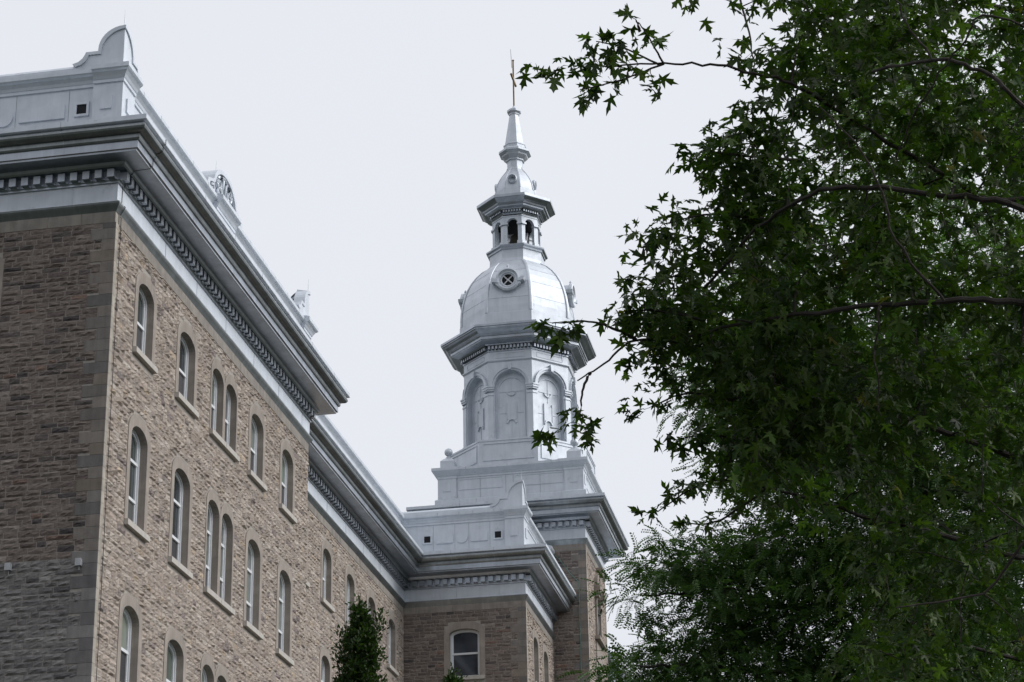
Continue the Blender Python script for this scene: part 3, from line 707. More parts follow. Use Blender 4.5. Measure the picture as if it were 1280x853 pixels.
# ---- arcade drum
RB = 2.40; APB = RB*C8; HB = RB*S8/2
mb = MB(); ns = 14; nw, nsp = .66, 34.42
for k in range(8):
    T = oface(k, APB)
    # wall face with arched recess
    xs = [-HB, -nw]+[-nw*math.cos(math.pi*i/ns) for i in range(1, ns)]+[nw, HB]
    def tp(u): return nsp+math.sqrt(max(0, nw*nw-u*u)) if abs(u) <= nw+1e-6 else None
    mb.face([T(-HB, 0, 31.9), T(-nw, 0, 31.9), T(-nw, 0, 35.9), T(-HB, 0, 35.9)]); mb.face([T(nw, 0, 31.9), T(HB, 0, 31.9), T(HB, 0, 35.9), T(nw, 0, 35.9)])
    ar = arc(0, nw, nsp, nw, ns)
    for a, b in zip(ar[:-1], ar[1:]): mb.face([T(a[0], 0, a[1]), T(b[0], 0, b[1]), T(b[0], 0, 35.9), T(a[0], 0, 35.9)])
    edge = [(-nw, 31.9)]+ar+[(nw, 31.9)]
    for a, b in zip(edge[:-1], edge[1:]): mb.face([T(a[0], 0, a[1]), T(b[0], 0, b[1]), T(b[0], -.23, b[1]), T(a[0], -.23, a[1])])
    mb.face([T(a, -.228, z) for a, z in edge])
    # archivolts
    mb.strip(T, arc(0, .68, nsp, .68, 16), arc(0, .76, nsp, .76, 16), -.01, .05)
    mb.strip(T, arc(0, .76, nsp, .76, 16), arc(0, .84, nsp, .84, 16), -.01, .10)
    mb.strip(T, arc(0, .53, nsp-.12, .53, 16), arc(0, .57, nsp-.12, .57, 16), -.24, -.195)
    mb.fbox(T, -.57, -.53, -.24, -.195, 32.05, nsp-.12); mb.fbox(T, .53, .57, -.24, -.195, 32.05, nsp-.12)
    mb.prism(T, [(-.055, nsp+.66), (.055, nsp+.66), (.085, nsp+.95), (-.085, nsp+.95)], -.02, .17)
    # pilasters (half on each side of the corner)
    for sg in (-1, 1):
        f = lambda a, b, o0, o1, z0, z1: mb.fbox(T, min(sg*a, sg*b), max(sg*a, sg*b), o0, o1, z0, z1)
        f(.72, HB+.02, -.01, .05, 32.3, 34.12); f(.69, HB+.035, -.01, .085, 31.93, 32.3)
        f(.70, HB+.03, -.01, .075, 34.02, 34.08); f(.68, HB+.04, -.01, .09, 34.20, 34.27); f(.66, HB+.055, -.01, .125, 34.27, 34.36); f(.65, HB+.07, -.01, .15, 34.36, 34.42)
    # panel tracery
    for (a, b, z0, z1) in ((-.006, .006, 33.78, 34.9), (-.006, .006, 32.0, 32.95), (-.53, .53, 34.22, 34.235), (-.5, -.2, 33.28, 33.295), (.2, .5, 33.28, 33.295)):
        mb.fbox(T, a, b, -.235, -.21, z0, z1)
    mb.fbox(T, -.215, -.19, -.235, -.18, 32.85, 33.75); mb.fbox(T, .19, .215, -.235, -.18, 32.85, 33.75)
    mb.prism(T, [(-.20, 33.0), (.20, 33.0), (.20, 33.62), (.06, 33.62), (.06, 33.58), (-.06, 33.58), (-.06, 33.62), (-.20, 33.62)], -.235, -.20)
    mb.strip(T, arc(0, .15, 32.84, .15, 10), arc(0, .2, 32.84, .2, 10), -.235, -.165)
    lo = [(u, 34.23-(z-34.23)) for u, z in arc(0, .15, 34.23, .15, 10)]; lo2 = [(u, 34.23-(z-34.23)) for u, z in arc(0, .19, 34.23, .19, 10)]
    mb.strip(T, lo2, lo, -.235, -.18)
    # entablature panel
    for (q0, q1, z0, z1) in ((-.66, .66, 35.86, 35.885), (-.66, .66, 35.66, 35.685), (-.66, -.635, 35.685, 35.86), (.635, .66, 35.685, 35.86)): mb.fbox(T, q0, q1, -.01, .02, z0, z1)
octloft(mb, [(RB, 35.50), (RB+.05, 35.52), (RB+.07, 35.55), (RB+.07, 35.59), (RB+.005, 35.60), (RB+.005, 35.97)])
mb.build('arcaded_drum', M['metal'], tw, org=OT)
mb = MB()
op = octpath(RB)[::1]
ccw = octpath(RB)
prof = [(0, 35.95), (.04, 35.97), (.04, 36.02), (-.01, 36.03), (-.01, 36.20), (.17, 36.205), (.20, 36.25), (.47, 36.32), (.48, 36.36), (.52, 36.37), (.52, 36.48), (.56, 36.49), (.58, 36.54), (.66, 36.58), (.76, 36.66), (.84, 36.70), (.87, 36.73), (.87, 36.78), (.915, 36.79), (.915, 36.88), (.3, 37.06), (-.4, 37.2)]
def rightside(p): return p  # ccw path: right-hand side is outward
sweep(mb, ccw, prof, True, dent=(.0, .16, 36.045, 36.175, .165, .088))
mb.build('drum_cornice', M['metal2'], tw, org=OT)
# ---- dome
DP = [(2.56, 37.0), (2.56, 37.66), (2.53, 37.68), (2.50, 37.70), (2.50, 38.0), (2.475, 38.35), (2.42, 38.72), (2.33, 39.08), (2.20, 39.45), (2.02, 39.78), (1.80, 40.08), (1.54, 40.34), (1.32, 40.48), (1.235, 40.56), (1.21, 40.7), (1.21, 41.12)]
mb = MB(); octloft(mb, DP)
for k in range(8):     # ribs on the arrises
    a = R_(22.5+45*k); n = np.array([math.cos(a), math.sin(a), 0]); t = np.array([-n[1], n[0], 0])
    rows = []
    for r, z in DP[3:14]:
        c = np.array([CX, CY, z])+n*r
        rows.append([c-t*.085-n*.02, c-t*.075+n*.012, c-t*.03+n*.035, c+t*.03+n*.035, c+t*.075+n*.012, c+t*.085-n*.02])
    mb.grid(rows)
dome = mb.build('dome', M['metal'], tw, org=OT)
mb = MB()
for k in range(8):     # sheet seams
    for zi in (38.35, 39.08, 39.78):
        r = np.interp(zi, [p[1] for p in DP], [p[0] for p in DP]); T = oface(k, r*C8); h = r*S8/2
        mb.fbox(T, -h+.07, h-.07, -.02, .004, zi-.004, zi+.004)
mb.build('dome_seams', M['seam'], dome, org=OT)
mb = MB(); sweep(mb, octpath(1.21), [(0, 41.08), (.05, 41.11), (.06, 41.17), (.14, 41.22), (.15, 41.28), (.02, 41.31), (-1.0, 41.33)], True); mb.build('lantern_ledge', M['metal2'], tw, org=OT)
def oculus(k, ap_in, ap_out, zc, ro, ri, big=True):
    T = oface(k, 0); mb = MB(); n = 28
    circ = lambda r: [(r*math.cos(2*math.pi*i/n), zc+r*math.sin(2*math.pi*i/n)) for i in range(n)]
    prof = [(ro*.93, ap_in), (ro*.93, ap_out-.12), (ro, ap_out-.10), (ro, ap_out), (ro*.86, ap_out+.03), (ro*.80, ap_out), (ro*.74, ap_out-.03), (ro*.70, ap_out-.05), (ro*.62, ap_out-.04), (ri*1.12, ap_out-.09), (ri, ap_out-.10), (ri, ap_out-.16)]
    mb.grid([[T(u, o, z) for u, z in circ(r)] for r, o in prof], True)
    if big:
        for sg in (-1, 1):
            mb.prism(T, [(sg*ro*.78, zc-.16), (sg*(ro+.17), zc-.10), (sg*(ro+.20), zc+.02), (sg*(ro+.10), zc+.06), (sg*(ro*.95), zc-.0)][::sg], ap_out-.32, ap_out+.06)
            mb.prism(T, [(sg*ro*.62, zc-.34), (sg*(ro*.98), zc-.24), (sg*(ro+.03), zc-.14), (sg*ro*.7, zc-.12)][::sg], ap_out-.2, ap_out+.02)
        c = T(0, ap_out-.12, zc+ro)
        mb.tube([c, (c[0], c[1], c[2]+.06), (c[0], c[1], c[2]+.12), (c[0], c[1], c[2]+.2)], [.07, .04, .055, .01], 8)
    o = mb.build('round_window', M['metal'], tw, org=OT)
    g = MB(); g.face([T(u, ap_out-.155, z) for u, z in circ(ri)]); g.build('pane', M['void'], o, org=OT)
    if big:
        g = MB()
        for a in (math.pi/4, -math.pi/4):
            c, s = math.cos(a)*ri, math.sin(a)*ri
            g.tube([T(-c, ap_out-.14, zc-s), T(c, ap_out-.14, zc+s)], .028, 5)
        g.prism(T, [(.05*math.cos(t), zc+.05*math.sin(t)) for t in [2*math.pi*i/10 for i in range(10)]], ap_out-.15, ap_out-.12)
        g.build('glazing_bars', M['white'], o, org=OT)
for k in (0, 2, 4, 6): oculus(k, 1.3, 2.42, 39.14, .52, .26)
# ---- belfry
mb = MB(); RF = 1.07; AF = RF*C8; HF = RF*S8/2; aw = .235; asp = 42.36
for k in range(8):
    T = oface(k, AF); th = .16
    for sg in (-1, 1):
        f = lambda a, b, o0, o1, z0, z1: mb.fbox(T, min(sg*a, sg*b), max(sg*a, sg*b), o0, o1, z0, z1)
        f(aw, HF, -th, 0, 41.3, asp); f(aw-.03, HF+.03, -th-.02, .06, 41.3, 41.52); f(aw-.035, HF+.03, -th-.01, .06, asp-.05, asp+.02)
    ar = arc(0, aw, asp, aw+.02, 12)
    mb.strip(T, ar, [(u, 42.80) for u, z in ar], -th, 0)
    for sg in (-1, 1): mb.fbox(T, min(sg*aw, sg*HF), max(sg*aw, sg*HF), -th, 0, asp, 42.80)
mb2 = MB(); sweep(mb, octpath(RF), [(0, 42.68), (.02, 42.70), (.02, 42.74), (0.0, 42.75), (0.0, 42.86)], True)
octloft(mb, [(.02, 41.32), (1.15, 41.34), (1.15, 41.36)])
mb.build('belfry', M['metal'], tw, org=OT)
mb = MB()
sweep(mb, octpath(RF), [(0, 42.80), (.03, 42.83), (.05, 42.87), (-.01, 42.88), (-.01, 42.99), (.14, 43.0), (.17, 43.04), (.30, 43.08), (.31, 43.14), (.38, 43.16), (.40, 43.22), (.48, 43.27), (.56, 43.34), (.60, 43.37), (.635, 43.38), (.635, 43.50), (.2, 43.66), (-.1, 43.72)], True, dent=(.0, .125, 42.89, 42.98, .12, .066))
mb.build('belfry_cornice', M['metal2'], tw, org=OT)
mb = MB(); octloft(mb, [(.93, 42.79), (.93, 42.62), (0, 42.60)]); mb.build('belfry_ceiling', M['void'], tw, org=OT)  # near-black ceiling: the belfry's inner shade put into its colour
# bell with wheel
be = empty('church_bell', (CX, CY, 41.36), 'dark bronze bell with its wheel hanging inside the open belfry', 'bell')
mb = MB(); mb.lathe((CX, CY, 41.52), [(.5, 0), (.47, .03), (.4, .14), (.31, .34), (.26, .55), (.24, .66), (.16, .73), (0, .75)], 20); mb.build('bell_body', M['bronze'], be, org=be.location, smooth=True)
mb = MB(); pts = [(CX+.30+0*t, CY+.38*math.cos(t), 42.05+.38*math.sin(t)) for t in [2*math.pi*k/24 for k in range(25)]]; mb.tube(pts, .03, 6)
for k in range(3):
    a = math.pi*k/3+.3; mb.tube([(CX+.3, CY+.38*math.cos(a), 42.05+.38*math.sin(a)), (CX+.3, CY-.38*math.cos(a), 42.05-.38*math.sin(a))], .022, 5)
mb.build('wheel', M['statue'], be, org=be.location)
mb = MB(); mb.box(CX-.5, CX+.5, CY-.05, CY+.05, 42.16, 42.28)
for sg in (-.45, .45):
    mb.tube([(CX+sg, CY-.45, 41.36), (CX+sg, CY, 42.2)], .04, 5); mb.tube([(CX+sg, CY+.45, 41.36), (CX+sg, CY, 42.2)], .04, 5)
mb.build('bell_frame', M['box'], be, org=be.location)
# ---- cupola and spire
mb = MB(); CP = [(.93, 43.6), (.93, 44.16), (.90, 44.18), (.885, 44.32), (.85, 44.5), (.785, 44.68), (.70, 44.86), (.59, 45.04), (.47, 45.2), (.385, 45.32), (.36, 45.42), (.36, 45.8)]
octloft(mb, CP)
for k in range(8):
    a = R_(22.5+45*k); n = np.array([math.cos(a), math.sin(a), 0]); t = np.array([-n[1], n[0], 0]); rows = []
    for r, z in CP[1:11]:
        c = np.array([CX, CY, z])+n*r; rows.append([c-t*.04-n*.01, c-t*.02+n*.018, c+t*.02+n*.018, c+t*.04-n*.01])
    mb.grid(rows)
mb.build('cupola', M['metal'], tw, org=OT)
for k in (0, 2, 4, 6): oculus(k, .5, .88, 44.58, .215, .115, False)
mb = MB(); octloft(mb, [(.36, 45.75), (.42, 45.78), (.42, 45.83), (.50, 45.90), (.58, 45.98), (.60, 46.04), (.69, 46.10), (.73, 46.13), (.73, 46.22), (.60, 46.30), (.50, 46.38), (.50, 46.5), (.52, 46.51), (.52, 46.55), (.46, 46.58), (.44, 46.62), (.215, 48.08), (.24, 48.1), (.25, 48.16), (.32, 48.24), (.325, 48.33), (.25, 48.38), (.12, 48.46), (.05, 48.58), (.0, 48.6)])
mb.build('spire', M['metal'], tw, org=OT)
mb = MB(); mb.box(CX-.03, CX+.03, CY-.035, CY+.035, 48.5, 50.9); mb.box(CX-.035, CX+.035, CY-.56, CY-.046, 49.86, 49.95); mb.box(CX-.035, CX+.035, CY+.046, CY+.56, 49.86, 49.95)
for (y, z) in ((CY-.56, 49.905), (CY+.56, 49.905), (CY, 50.9)): mb.lathe((CX, y, z), [(.001, -.07), (.06, 0), (.001, .07)], 8)
mb.build('cross', M['gold'], tw, org=OT)
mb = MB(); mb.tube([(CX-.05, CY-.06, 50.5), (CX-.09, CY-.08, 51.45)], [.014, .008], 5); mb.build('lightning_rod', M['seam'], tw, org=OT)

# ---------------------------------------------------------------- wing beyond the tower
far = empty('far_wing', (XC, 54, 0), 'far end of the stone range just showing its cornice past the tower', 'building')
TDS = frameX(XC); mb = MB(); mb.cur = (.3, .27, .235); opsD = [Opening(c, 1.0, a, b, .28) for c in (48.2, 51.2, 54.2, 57.2) for a, b, k in rows4[:2]]
wall_sheet(mb, TDS, TY1+.03, 62, 0, WT+.2, opsD); mb.cur = None; stones(mb, TDS, TY1+.03, 62, 16, WT, opsD, pal_side)
mb.build('wall', M['stone'], far, org=far.location)
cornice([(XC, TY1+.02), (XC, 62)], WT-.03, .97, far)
mb = MB(); sweep(mb, [(XC, TY1+.7), (XC, 62)], par_prof(PZC)); mb.build('parapet', M['metal'], far, org=far.location)
for p in opsD: window(far, 'X', XC, p, 'two')
mb = MB(); mb.box(-11.9, XC-.25, TY1+.05, 62, 25.0, 25.3); mb.build('roof', M['roof'], far, org=far.location)

# ---------------------------------------------------------------- cables and small boxes
def cable(pts, r, m, label):
    mb = MB(); mb.tube(pts, r, 5); o = mb.build('cable', m, None, org=pts[-1]); o.location = pts[-1]; tag(o, label, 'cable')
cz = []
zz = 23.3
while zz > .2: cz.append((.045, .225+rng.uniform(-.012, .012), zz)); zz -= .55
cable([(e+.014, .22+.12*(z-WT)/2, z) for e, z in corn_prof(WT)[::-1][1:]]+cz, .008, M['black'], 'thin black wire running down the near corner of the beige wall')
cz = [(4.25+rng.uniform(-.01, .01), TY0-.045, 25.6-k*.8) for k in range(30)]
cable([(2.9, YT-.1, 27.15), (3.5, TY0-.06, 26.6), (3.9, TY0-.06, 26.0)]+cz, .014, M['copper'], 'green copper conductor running down the shaded tower wall')
for X, z, lb in ((-1.95, 15.15, 'small grey box on the dark wall, the one farther from the corner'), (-.37, 15.14, 'small grey box on the dark wall beside the corner stones')):
    b = MB(); b.box(X-.055, X+.055, -.13, -.02, z-.07, z+.07); b.box(X-.065, X+.065, -.14, -.125, z-.08, z+.08); b.tube([(X, -.06, z-.07), (X, -.05, z-.16)], .01, 5)
    o = b.build('wall_box', M['box'], None, org=(X, 0, z)); o.location = (X, 0, z); tag(o, lb, 'box', 'small boxes fixed to the dark wall')
    if z == 15.14: pass

# ---------------------------------------------------------------- trees
def np_mesh(name, V, F, C, m, parent, org):
    """V: n x 3, F: m x k indices, C: per-vertex colour"""
    me = bpy.data.meshes.new(name); k = F.shape[1]
    me.vertices.add(len(V)); me.vertices.foreach_set('co', (V-np.array(org)).astype(np.float32).ravel())
    me.loops.add(F.size); me.loops.foreach_set('vertex_index', F.astype(np.int32).ravel())
    me.polygons.add(len(F)); me.polygons.foreach_set('loop_start', np.arange(0, F.size, k, dtype=np.int32))
    try: me.polygons.foreach_set('loop_total', np.full(len(F), k, dtype=np.int32))
    except Exception: pass
    at = me.color_attributes.new('Col', 'FLOAT_COLOR', 'POINT'); at.data.foreach_set('color', np.hstack([C, np.ones((len(C), 1))]).astype(np.float32).ravel())
    me.update(calc_edges=True); me.validate(); me.materials.append(m)
    o = bpy.data.objects.new(name, me); col.objects.link(o); o.parent = parent
    return o
def basis(d, nrm):
    d = d/np.linalg.norm(d, axis=1, keepdims=True); x = np.cross(d, nrm); x /= (np.linalg.norm(x, axis=1, keepdims=True)+1e-9); n = np.cross(x, d); return x, d, n
_h = [(.04, -.02), (.32, -.10), (.13, .13), (.34, .24), (.60, .48), (.36, .43), (.11, .36), (.17, .58), (.25, .74), (.10, .76), (0, 1.1)]
LEAF = np.array([(0, .02)]+_h+[(-a, b) for a, b in _h[:-1][::-1]])
def leaves(P, D, Nn, S, C, shape=LEAF, ctr=(0, .3), fold=.18, droop=.25):
    """instances of a flat leaf outline: fan triangles"""
    n = len(P); k = len(shape); x, y, z = basis(D, Nn)
    sh = np.vstack([[ctr], shape]); zz = -fold*np.abs(sh[:, 0])-0*sh[:, 1]; dr_ = nr.uniform(-.1, 2.6, (n, 1))*droop
    wv = nr.uniform(-.08, .08, (n, k+1)); rf = nr.uniform(.8, 1.15, (n, 1))
    V = P[:, None, :]+S[:, None, None]*((x[:, None, :]*(sh[:, 0]*rf)[:, :, None]*1.0)+y[:, None, :]*sh[None, :, 1:2]+z[:, None, :]*(zz[None, :]+wv-dr_*sh[None, :, 1]**2*.5)[:, :, None])
    F = np.array([[0, i, i+1] for i in range(1, k)]+[[0, k, 1]])
    F = (F[None]+(np.arange(n)*(k+1))[:, None, None]).reshape(-1, 3)
    return V.reshape(-1, 3), F, np.repeat(C, k+1, axis=0)
def inpoly(x, y, poly):
    c = False; n = len(poly)
    for i in range(n):
        x1, y1 = poly[i]; x2, y2 = poly[i-1]
        if (y1 > y) != (y2 > y) and x < (x2-x1)*(y-y1)/(y2-y1)+x1: c = not c
    return c
def unit(v): return v/np.linalg.norm(v, axis=-1, keepdims=True)
class Tree:
    def __init__(s): s.nodes = []; s.br = MB(); s.tw = []
    def limb(s, pts, r0, r1, n=7, wob=.04, sub=6):
        wob *= .35
        P = [np.array(p, float) for p in pts]; out = []
        for i in range(len(P)-1):
            for j in range(sub):
                t = j/sub; a = P[max(i-1, 0)]; b = P[i]; c = P[i+1]; d = P[min(i+2, len(P)-1)]
                q = .5*((2*b)+(-a+c)*t+(2*a-5*b+4*c-d)*t*t+(-a+3*b-3*c+d)*t**3)
                if i or j: q = q+nr.uniform(-wob, wob, 3)
                out.append(q)
        out.append(P[-1]); m = len(out); rr = [r0+(r1-r0)*(k/(m-1))**.8 for k in range(m)]
        s.br.tube(out, rr, n); s.nodes += [(o, r) for o, r in zip(out[2:], rr[2:])]
        return out
    def connect(s, targets, trunkpt, rmin=.004, k=.3, sag=.12, n=4, maxr=.05):
        """grow a twig from the nearest node to each target; nearer targets first"""
        T = np.array(targets); NP = np.array([q[0] for q in s.nodes]); NR = [q[1] for q in s.nodes]
        dist = np.min(np.linalg.norm(T[:, None]-NP[None], axis=2), axis=1); res = []
        for i in np.argsort(dist):
            t = T[i]; dd = np.linalg.norm(NP-t, axis=1); j = int(np.argmin(dd+.0)); a = NP[j]; L = dd[j]
            r0 = min(NR[j]*.7, maxr, .006+.009*L)
            mid = (a+t)/2+nr.uniform(-.10, .10, 3)*L+np.array([0, 0, sag*L])
            pts = [a, a*.55+mid*.5-t*.05, mid, mid*.4+t*.6+np.array([0, 0, .02*L]), t]
            s.br.tube(pts, [r0, r0*.85, r0*.7, r0*.5, rmin], n)
            newp = [pts[2], pts[3], pts[4]]; NP = np.vstack([NP, newp]); NR += [r0*.7, r0*.5, rmin*1.5]
            res.append((t, unit(t-mid)))
        s.nodes = list(zip(NP, NR)); return res
# ---- big maple at the right
MT = np.array(U(1560, 600, 15.5)); mpx, mpy = MT[0], MT[1]
maple = empty('maple_tree', (mpx, mpy, 0), 'large dark green maple with star shaped leaves filling the right of the view, nearest tree', 'tree')
t1 = Tree()
top = np.array([mpx+.4, mpy+.3, 13.5])
tr_ = t1.limb([(mpx, mpy, -.2), (mpx+.1, mpy, 2.5), (mpx-.1, mpy+.1, 5), (mpx+.1, mpy+.2, 8), (mpx+.3, mpy+.2, 11), top], .38, .10, 12, .02)
mlimbs = [
    [(mpx, mpy, 5.2), U(1380, 330, 13), U(1280, 262, 12.3), U(1170, 243, 12.25), U(1040, 236, 12.3), U(960, 275, 12.6), U(880, 360, 12.9)],
    [(mpx, mpy, 4.2), U(1400, 420, 13), U(1280, 380, 12.3), U(1180, 376, 12.2), U(1060, 386, 12.3), U(960, 400, 12.6), U(860, 420, 13)],
    [(mpx, mpy, 6.4), U(1400, 230, 13.5), U(1283, 135, 11.8), U(1235, 92, 11.7), U(1170, 76, 11.8), U(1090, 90, 12.2)],
    [U(1170, 76, 11.8), U(1140, 40, 11.9), U(1110, -20, 12)], [U(1180, 376, 11.7), U(1120, 300, 11.7), U(1090, 210, 11.8), U(1020, 130, 12)], [U(1100, 382, 11.8), U(1094, 440, 11.8), U(1101, 520, 11.9)],
    [U(1400, 90, 12), U(1240, 20, 11.7), U(1200, 60, 11.7), U(1150, 130, 11.8), U(1120, 200, 12)],
    [(mpx, mpy, 5.0), U(1420, 300, 14), U(1240, 250, 13.6), U(1130, 190, 13), U(1010, 115, 12.6), U(960, 95, 12.5), U(900, 83, 12.4), U(830, 80, 12.4), U(740, 84, 12.4)],
    [(mpx, mpy, 3.4), U(1400, 640, 15.5), U(1260, 570, 15), U(1120, 520, 14.4), U(1000, 480, 13.8), U(915, 500, 13.4)],
    [(mpx, mpy, 2.8), U(1400, 760, 16), U(1250, 690, 15.6), U(1100, 650, 15), U(960, 610, 14.5)],
    [(mpx, mpy, 7.5), U(1400, 60, 16), U(1250, 10, 15.5), U(1120, -30, 15), U(1000, -20, 14.5)],
    [(mpx, mpy, 2.4), U(1400, 870, 16.5), U(1250, 820, 16), U(1120, 780, 15.5)],
    [(mpx, mpy, 6.0), U(1350, 180, 17.5), U(1220, 160, 17.2), U(1100, 170, 16.8), U(1020, 190, 16)],
    [(mpx, mpy, 4.6), U(1350, 470, 18), U(1200, 450, 17.5), U(1060, 440, 17)],
    [(mpx, mpy, 3.0), U(1350, 700, 12.4), U(1230, 740, 12.2), U(1120, 760, 12.0)],
]
for i, l in enumerate(mlimbs): t1.limb(l, (.026, .028, .016, .008, .009, .007, .007, .020, .035, .035, .03, .03, .02, .02, .014)[i], .004 if i in (3, 4, 5, 6, 7, 14) else .008, 7, .03)
# the hanging sprig at mid left, and other edge sprays
edge = [
    [U(860, 430, 13.1), U(795, 425, 12.9), U(755, 455, 12.8), U(722, 476, 12.7)],
    [U(795, 425, 12.9), U(765, 410, 12.8), U(735, 402, 12.7), U(690, 404, 12.7)],
    [U(738, 466, 12.75), U(728, 490, 12.7), U(725, 520, 12.7)],
    [U(960, 275, 13.2), U(890, 268, 12.9), U(830, 280, 12.8)],
    [U(1000, 200, 13.4), U(930, 195, 13), U(880, 188, 12.9)],
    [U(900, 340, 13), U(850, 345, 12.9), U(810, 350, 12.8)],
    [U(880, 400, 13), U(820, 388, 12.8), U(785, 390, 12.8)],
    [U(915, 500, 13.4), U(860, 492, 13.2), U(815, 508, 13)],
    [U(960, 560, 13.9), U(900, 545, 13.6), U(850, 548, 13.4)],
    [U(960, 610, 14.5), U(890, 600, 14.2), U(822, 640, 13.9)],
    [U(960, 610, 14.5), U(900, 650, 14.3), U(860, 655, 14.1)],
    [U(1010, -40, 14.5), U(930, -20, 13.8), U(936, 40, 13.4), U(943, 80, 13.2)],
    [U(960, 95, 12.5), U(800, 40, 12.3), U(795, 25, 12.3)][1:],
]
for l in edge: t1.limb(l, .011, .004, 5, .012)
t1.limb([U(830, 80, 12.4), U(812, 50, 12.3), U(798, 28, 12.3)], .007, .003, 5, .008)
t1.limb([U(825, 82, 12.4), U(780, 60, 12.4), U(745, 52, 12.4)], .007, .003, 5, .008)
t1.limb([U(830, 80, 12.4), U(770, 102, 12.3), U(725, 112, 12.3)], .007, .003, 5, .008)
polyM = [(955, -120), (985, 50), (1010, 115), (940, 150), (872, 190), (905, 250), (825, 290), (870, 315), (830, 345), (785, 385), (815, 440), (860, 480), (905, 520), (905, 560), (900, 620), (985, 640), (1040, 700), (1060, 800), (1060, 950), (1480, 950), (1480, -160)]
targets = []
while len(targets) < 1020:
    x, y = nr.uniform(780, 1480), nr.uniform(-160, 950)
    if not inpoly(x, y, polyM): continue
    if x > 1310 and nr.rand() < .5: continue
    if y > 600 and nr.rand() < .35: continue
    hz = math.sin(x*.021+1.3)*math.sin(y*.025+.4)+.6*math.sin(x*.047+y*.031)+.4*math.sin(x*.011-y*.043)
    if x > 930 and hz > .55 and nr.rand() < .85: continue
    f = (x-800)/500.
    d = nr.uniform(12.5-.3*max(0, min(1, f)), 13.8+4.2*max(0, min(1, f)))
    targets.append(U(x, y, d))
ends = t1.connect(targets, None, maxr=.03)
# explicit spray ends at the outline: (x, y, depth, spread px)
tips = [(668, 84, 12.4, 8), (690, 96, 12.4, 10), (705, 82, 12.4, 10), (722, 92, 12.4, 10), (745, 52, 12.4, 12), (752, 70, 12.4, 14), (765, 62, 12.35, 14), (786, 22, 12.3, 10), (775, 50, 12.3, 12), (800, 40, 12.3, 12),
        (815, 55, 12.3, 9), (740, 112, 12.35, 12), (728, 122, 12.3, 8), (760, 96, 12.35, 12), (770, 110, 12.35, 9), (792, 86, 12.4, 12), (815, 98, 12.35, 8), (820, 112, 12.3, 6), (735, 80, 12.4, 10),
        (676, 405, 12.7, 8), (694, 410, 12.7, 10), (712, 404, 12.7, 9), (728, 405, 12.7, 7), (700, 418, 12.7, 7),
        (684, 548, 12.7, 9), (700, 540, 12.7, 9), (716, 528, 12.7, 10), (732, 538, 12.7, 10), (745, 530, 12.7, 8), (712, 516, 12.7, 7), (738, 548, 12.7, 6),
        (798, 290, 12.8, 10), (812, 300, 12.8, 12), (825, 285, 12.8, 14), (845, 290, 12.8, 16), (870, 275, 12.9, 16), (858, 188, 12.9, 9), (872, 200, 12.9, 12), (888, 190, 12.9, 14), (905, 205, 12.9, 14), (925, 185, 13, 14), (880, 225, 12.9, 9),
        (785, 352, 12.8, 9), (800, 352, 12.8, 12), (825, 345, 12.85, 14), (850, 330, 12.9, 14), (768, 393, 12.8, 9), (780, 392, 12.8, 12), (795, 402, 12.8, 12), (790, 375, 12.8, 12), (815, 400, 12.8, 16), (820, 425, 12.9, 12),
        (792, 516, 13, 7), (806, 512, 13, 8), (825, 506, 13, 8), (838, 498, 13.1, 9), (835, 546, 13.3, 8), (848, 552, 13.3, 10), (865, 548, 13.4, 12), (880, 540, 13.5, 14), (806, 645, 13.9, 8), (820, 636, 13.9, 9), (838, 622, 14, 11), (856, 612, 14, 12), (875, 605, 14.1, 13),
        (862, 655, 14.1, 9), (880, 650, 14.2, 10), (830, 455, 13, 10), (845, 470, 13, 9), (943, 85, 13.2, 6), (937, 50, 13.3, 6), (862, -6, 13.4, 10), (930, 75, 13.6, 9), (948, 92, 13.6, 10), (958, 60, 13.6, 10), (975, 85, 13.7, 14), (965, 105, 13.7, 12), (935, 140, 13, 14), (950, 130, 13, 16), (965, 70, 13.2, 10),
        (895, 240, 12.95, 13), (920, 225, 13, 14), (945, 215, 13, 15)]
tt = [U(x, y, d) for x, y, d, s_ in tips]; e2 = t1.connect(tt, None, maxr=.006, rmin=.0025, n=3)
tipd = {tuple(np.round(U(x, y, d), 4)): s_ for x, y, d, s_ in tips}
P, D = [], []
for t, dr in ends:
    nl = nr.randint(13, 24); c = nr.normal(0, .075, (nl, 3))*np.array([1, 1, .7]); al = nr.uniform(-.48, .06, (nl, 1))
    P.append(t+c+dr*al); D.append(unit(unit(c)*.8+dr*.35+nr.normal(0, .3, (nl, 3))+np.array([0, 0, -.4])))
for t, dr in e2:
    s_ = tipd.get(tuple(np.round(t, 4)), 10)/FPX*13; nl = max(4, int(round(s_/.009))); c = nr.normal(0, s_*.55, (nl, 3))
    P.append(t+c-np.array([0, 0, 0.0])); D.append(unit(unit(c)*.8+np.array([0, 0, -.55])+nr.normal(0, .35, (nl, 3))-CR*.25))
P = np.vstack(P); D = np.vstack(D); n = len(P)
Nn = unit(nr.normal(0, .55, (n, 3))+np.array([0, 0, 1.0])); S = nr.uniform(.055, .112, n)
kb = nr.uniform(.6, 1.25, (n, 1))*np.where(nr.rand(n, 1) < .16, 1.75, 1.); hue = nr.rand(n, 1)
C = (np.array([[.024, .048, .015]])*(1-hue)+np.array([[.058, .09, .017]])*hue)*kb
yl = nr.rand(n) < .004; C[yl] = np.array([.13, .12, .02])
V, F, CC = leaves(P, D, Nn, S, C)
print('maple leaves', n)
np_mesh('foliage', V, F, CC, M['maple'], maple, maple.location)
t1.br.build('trunk', M['bark'], maple, org=maple.location)
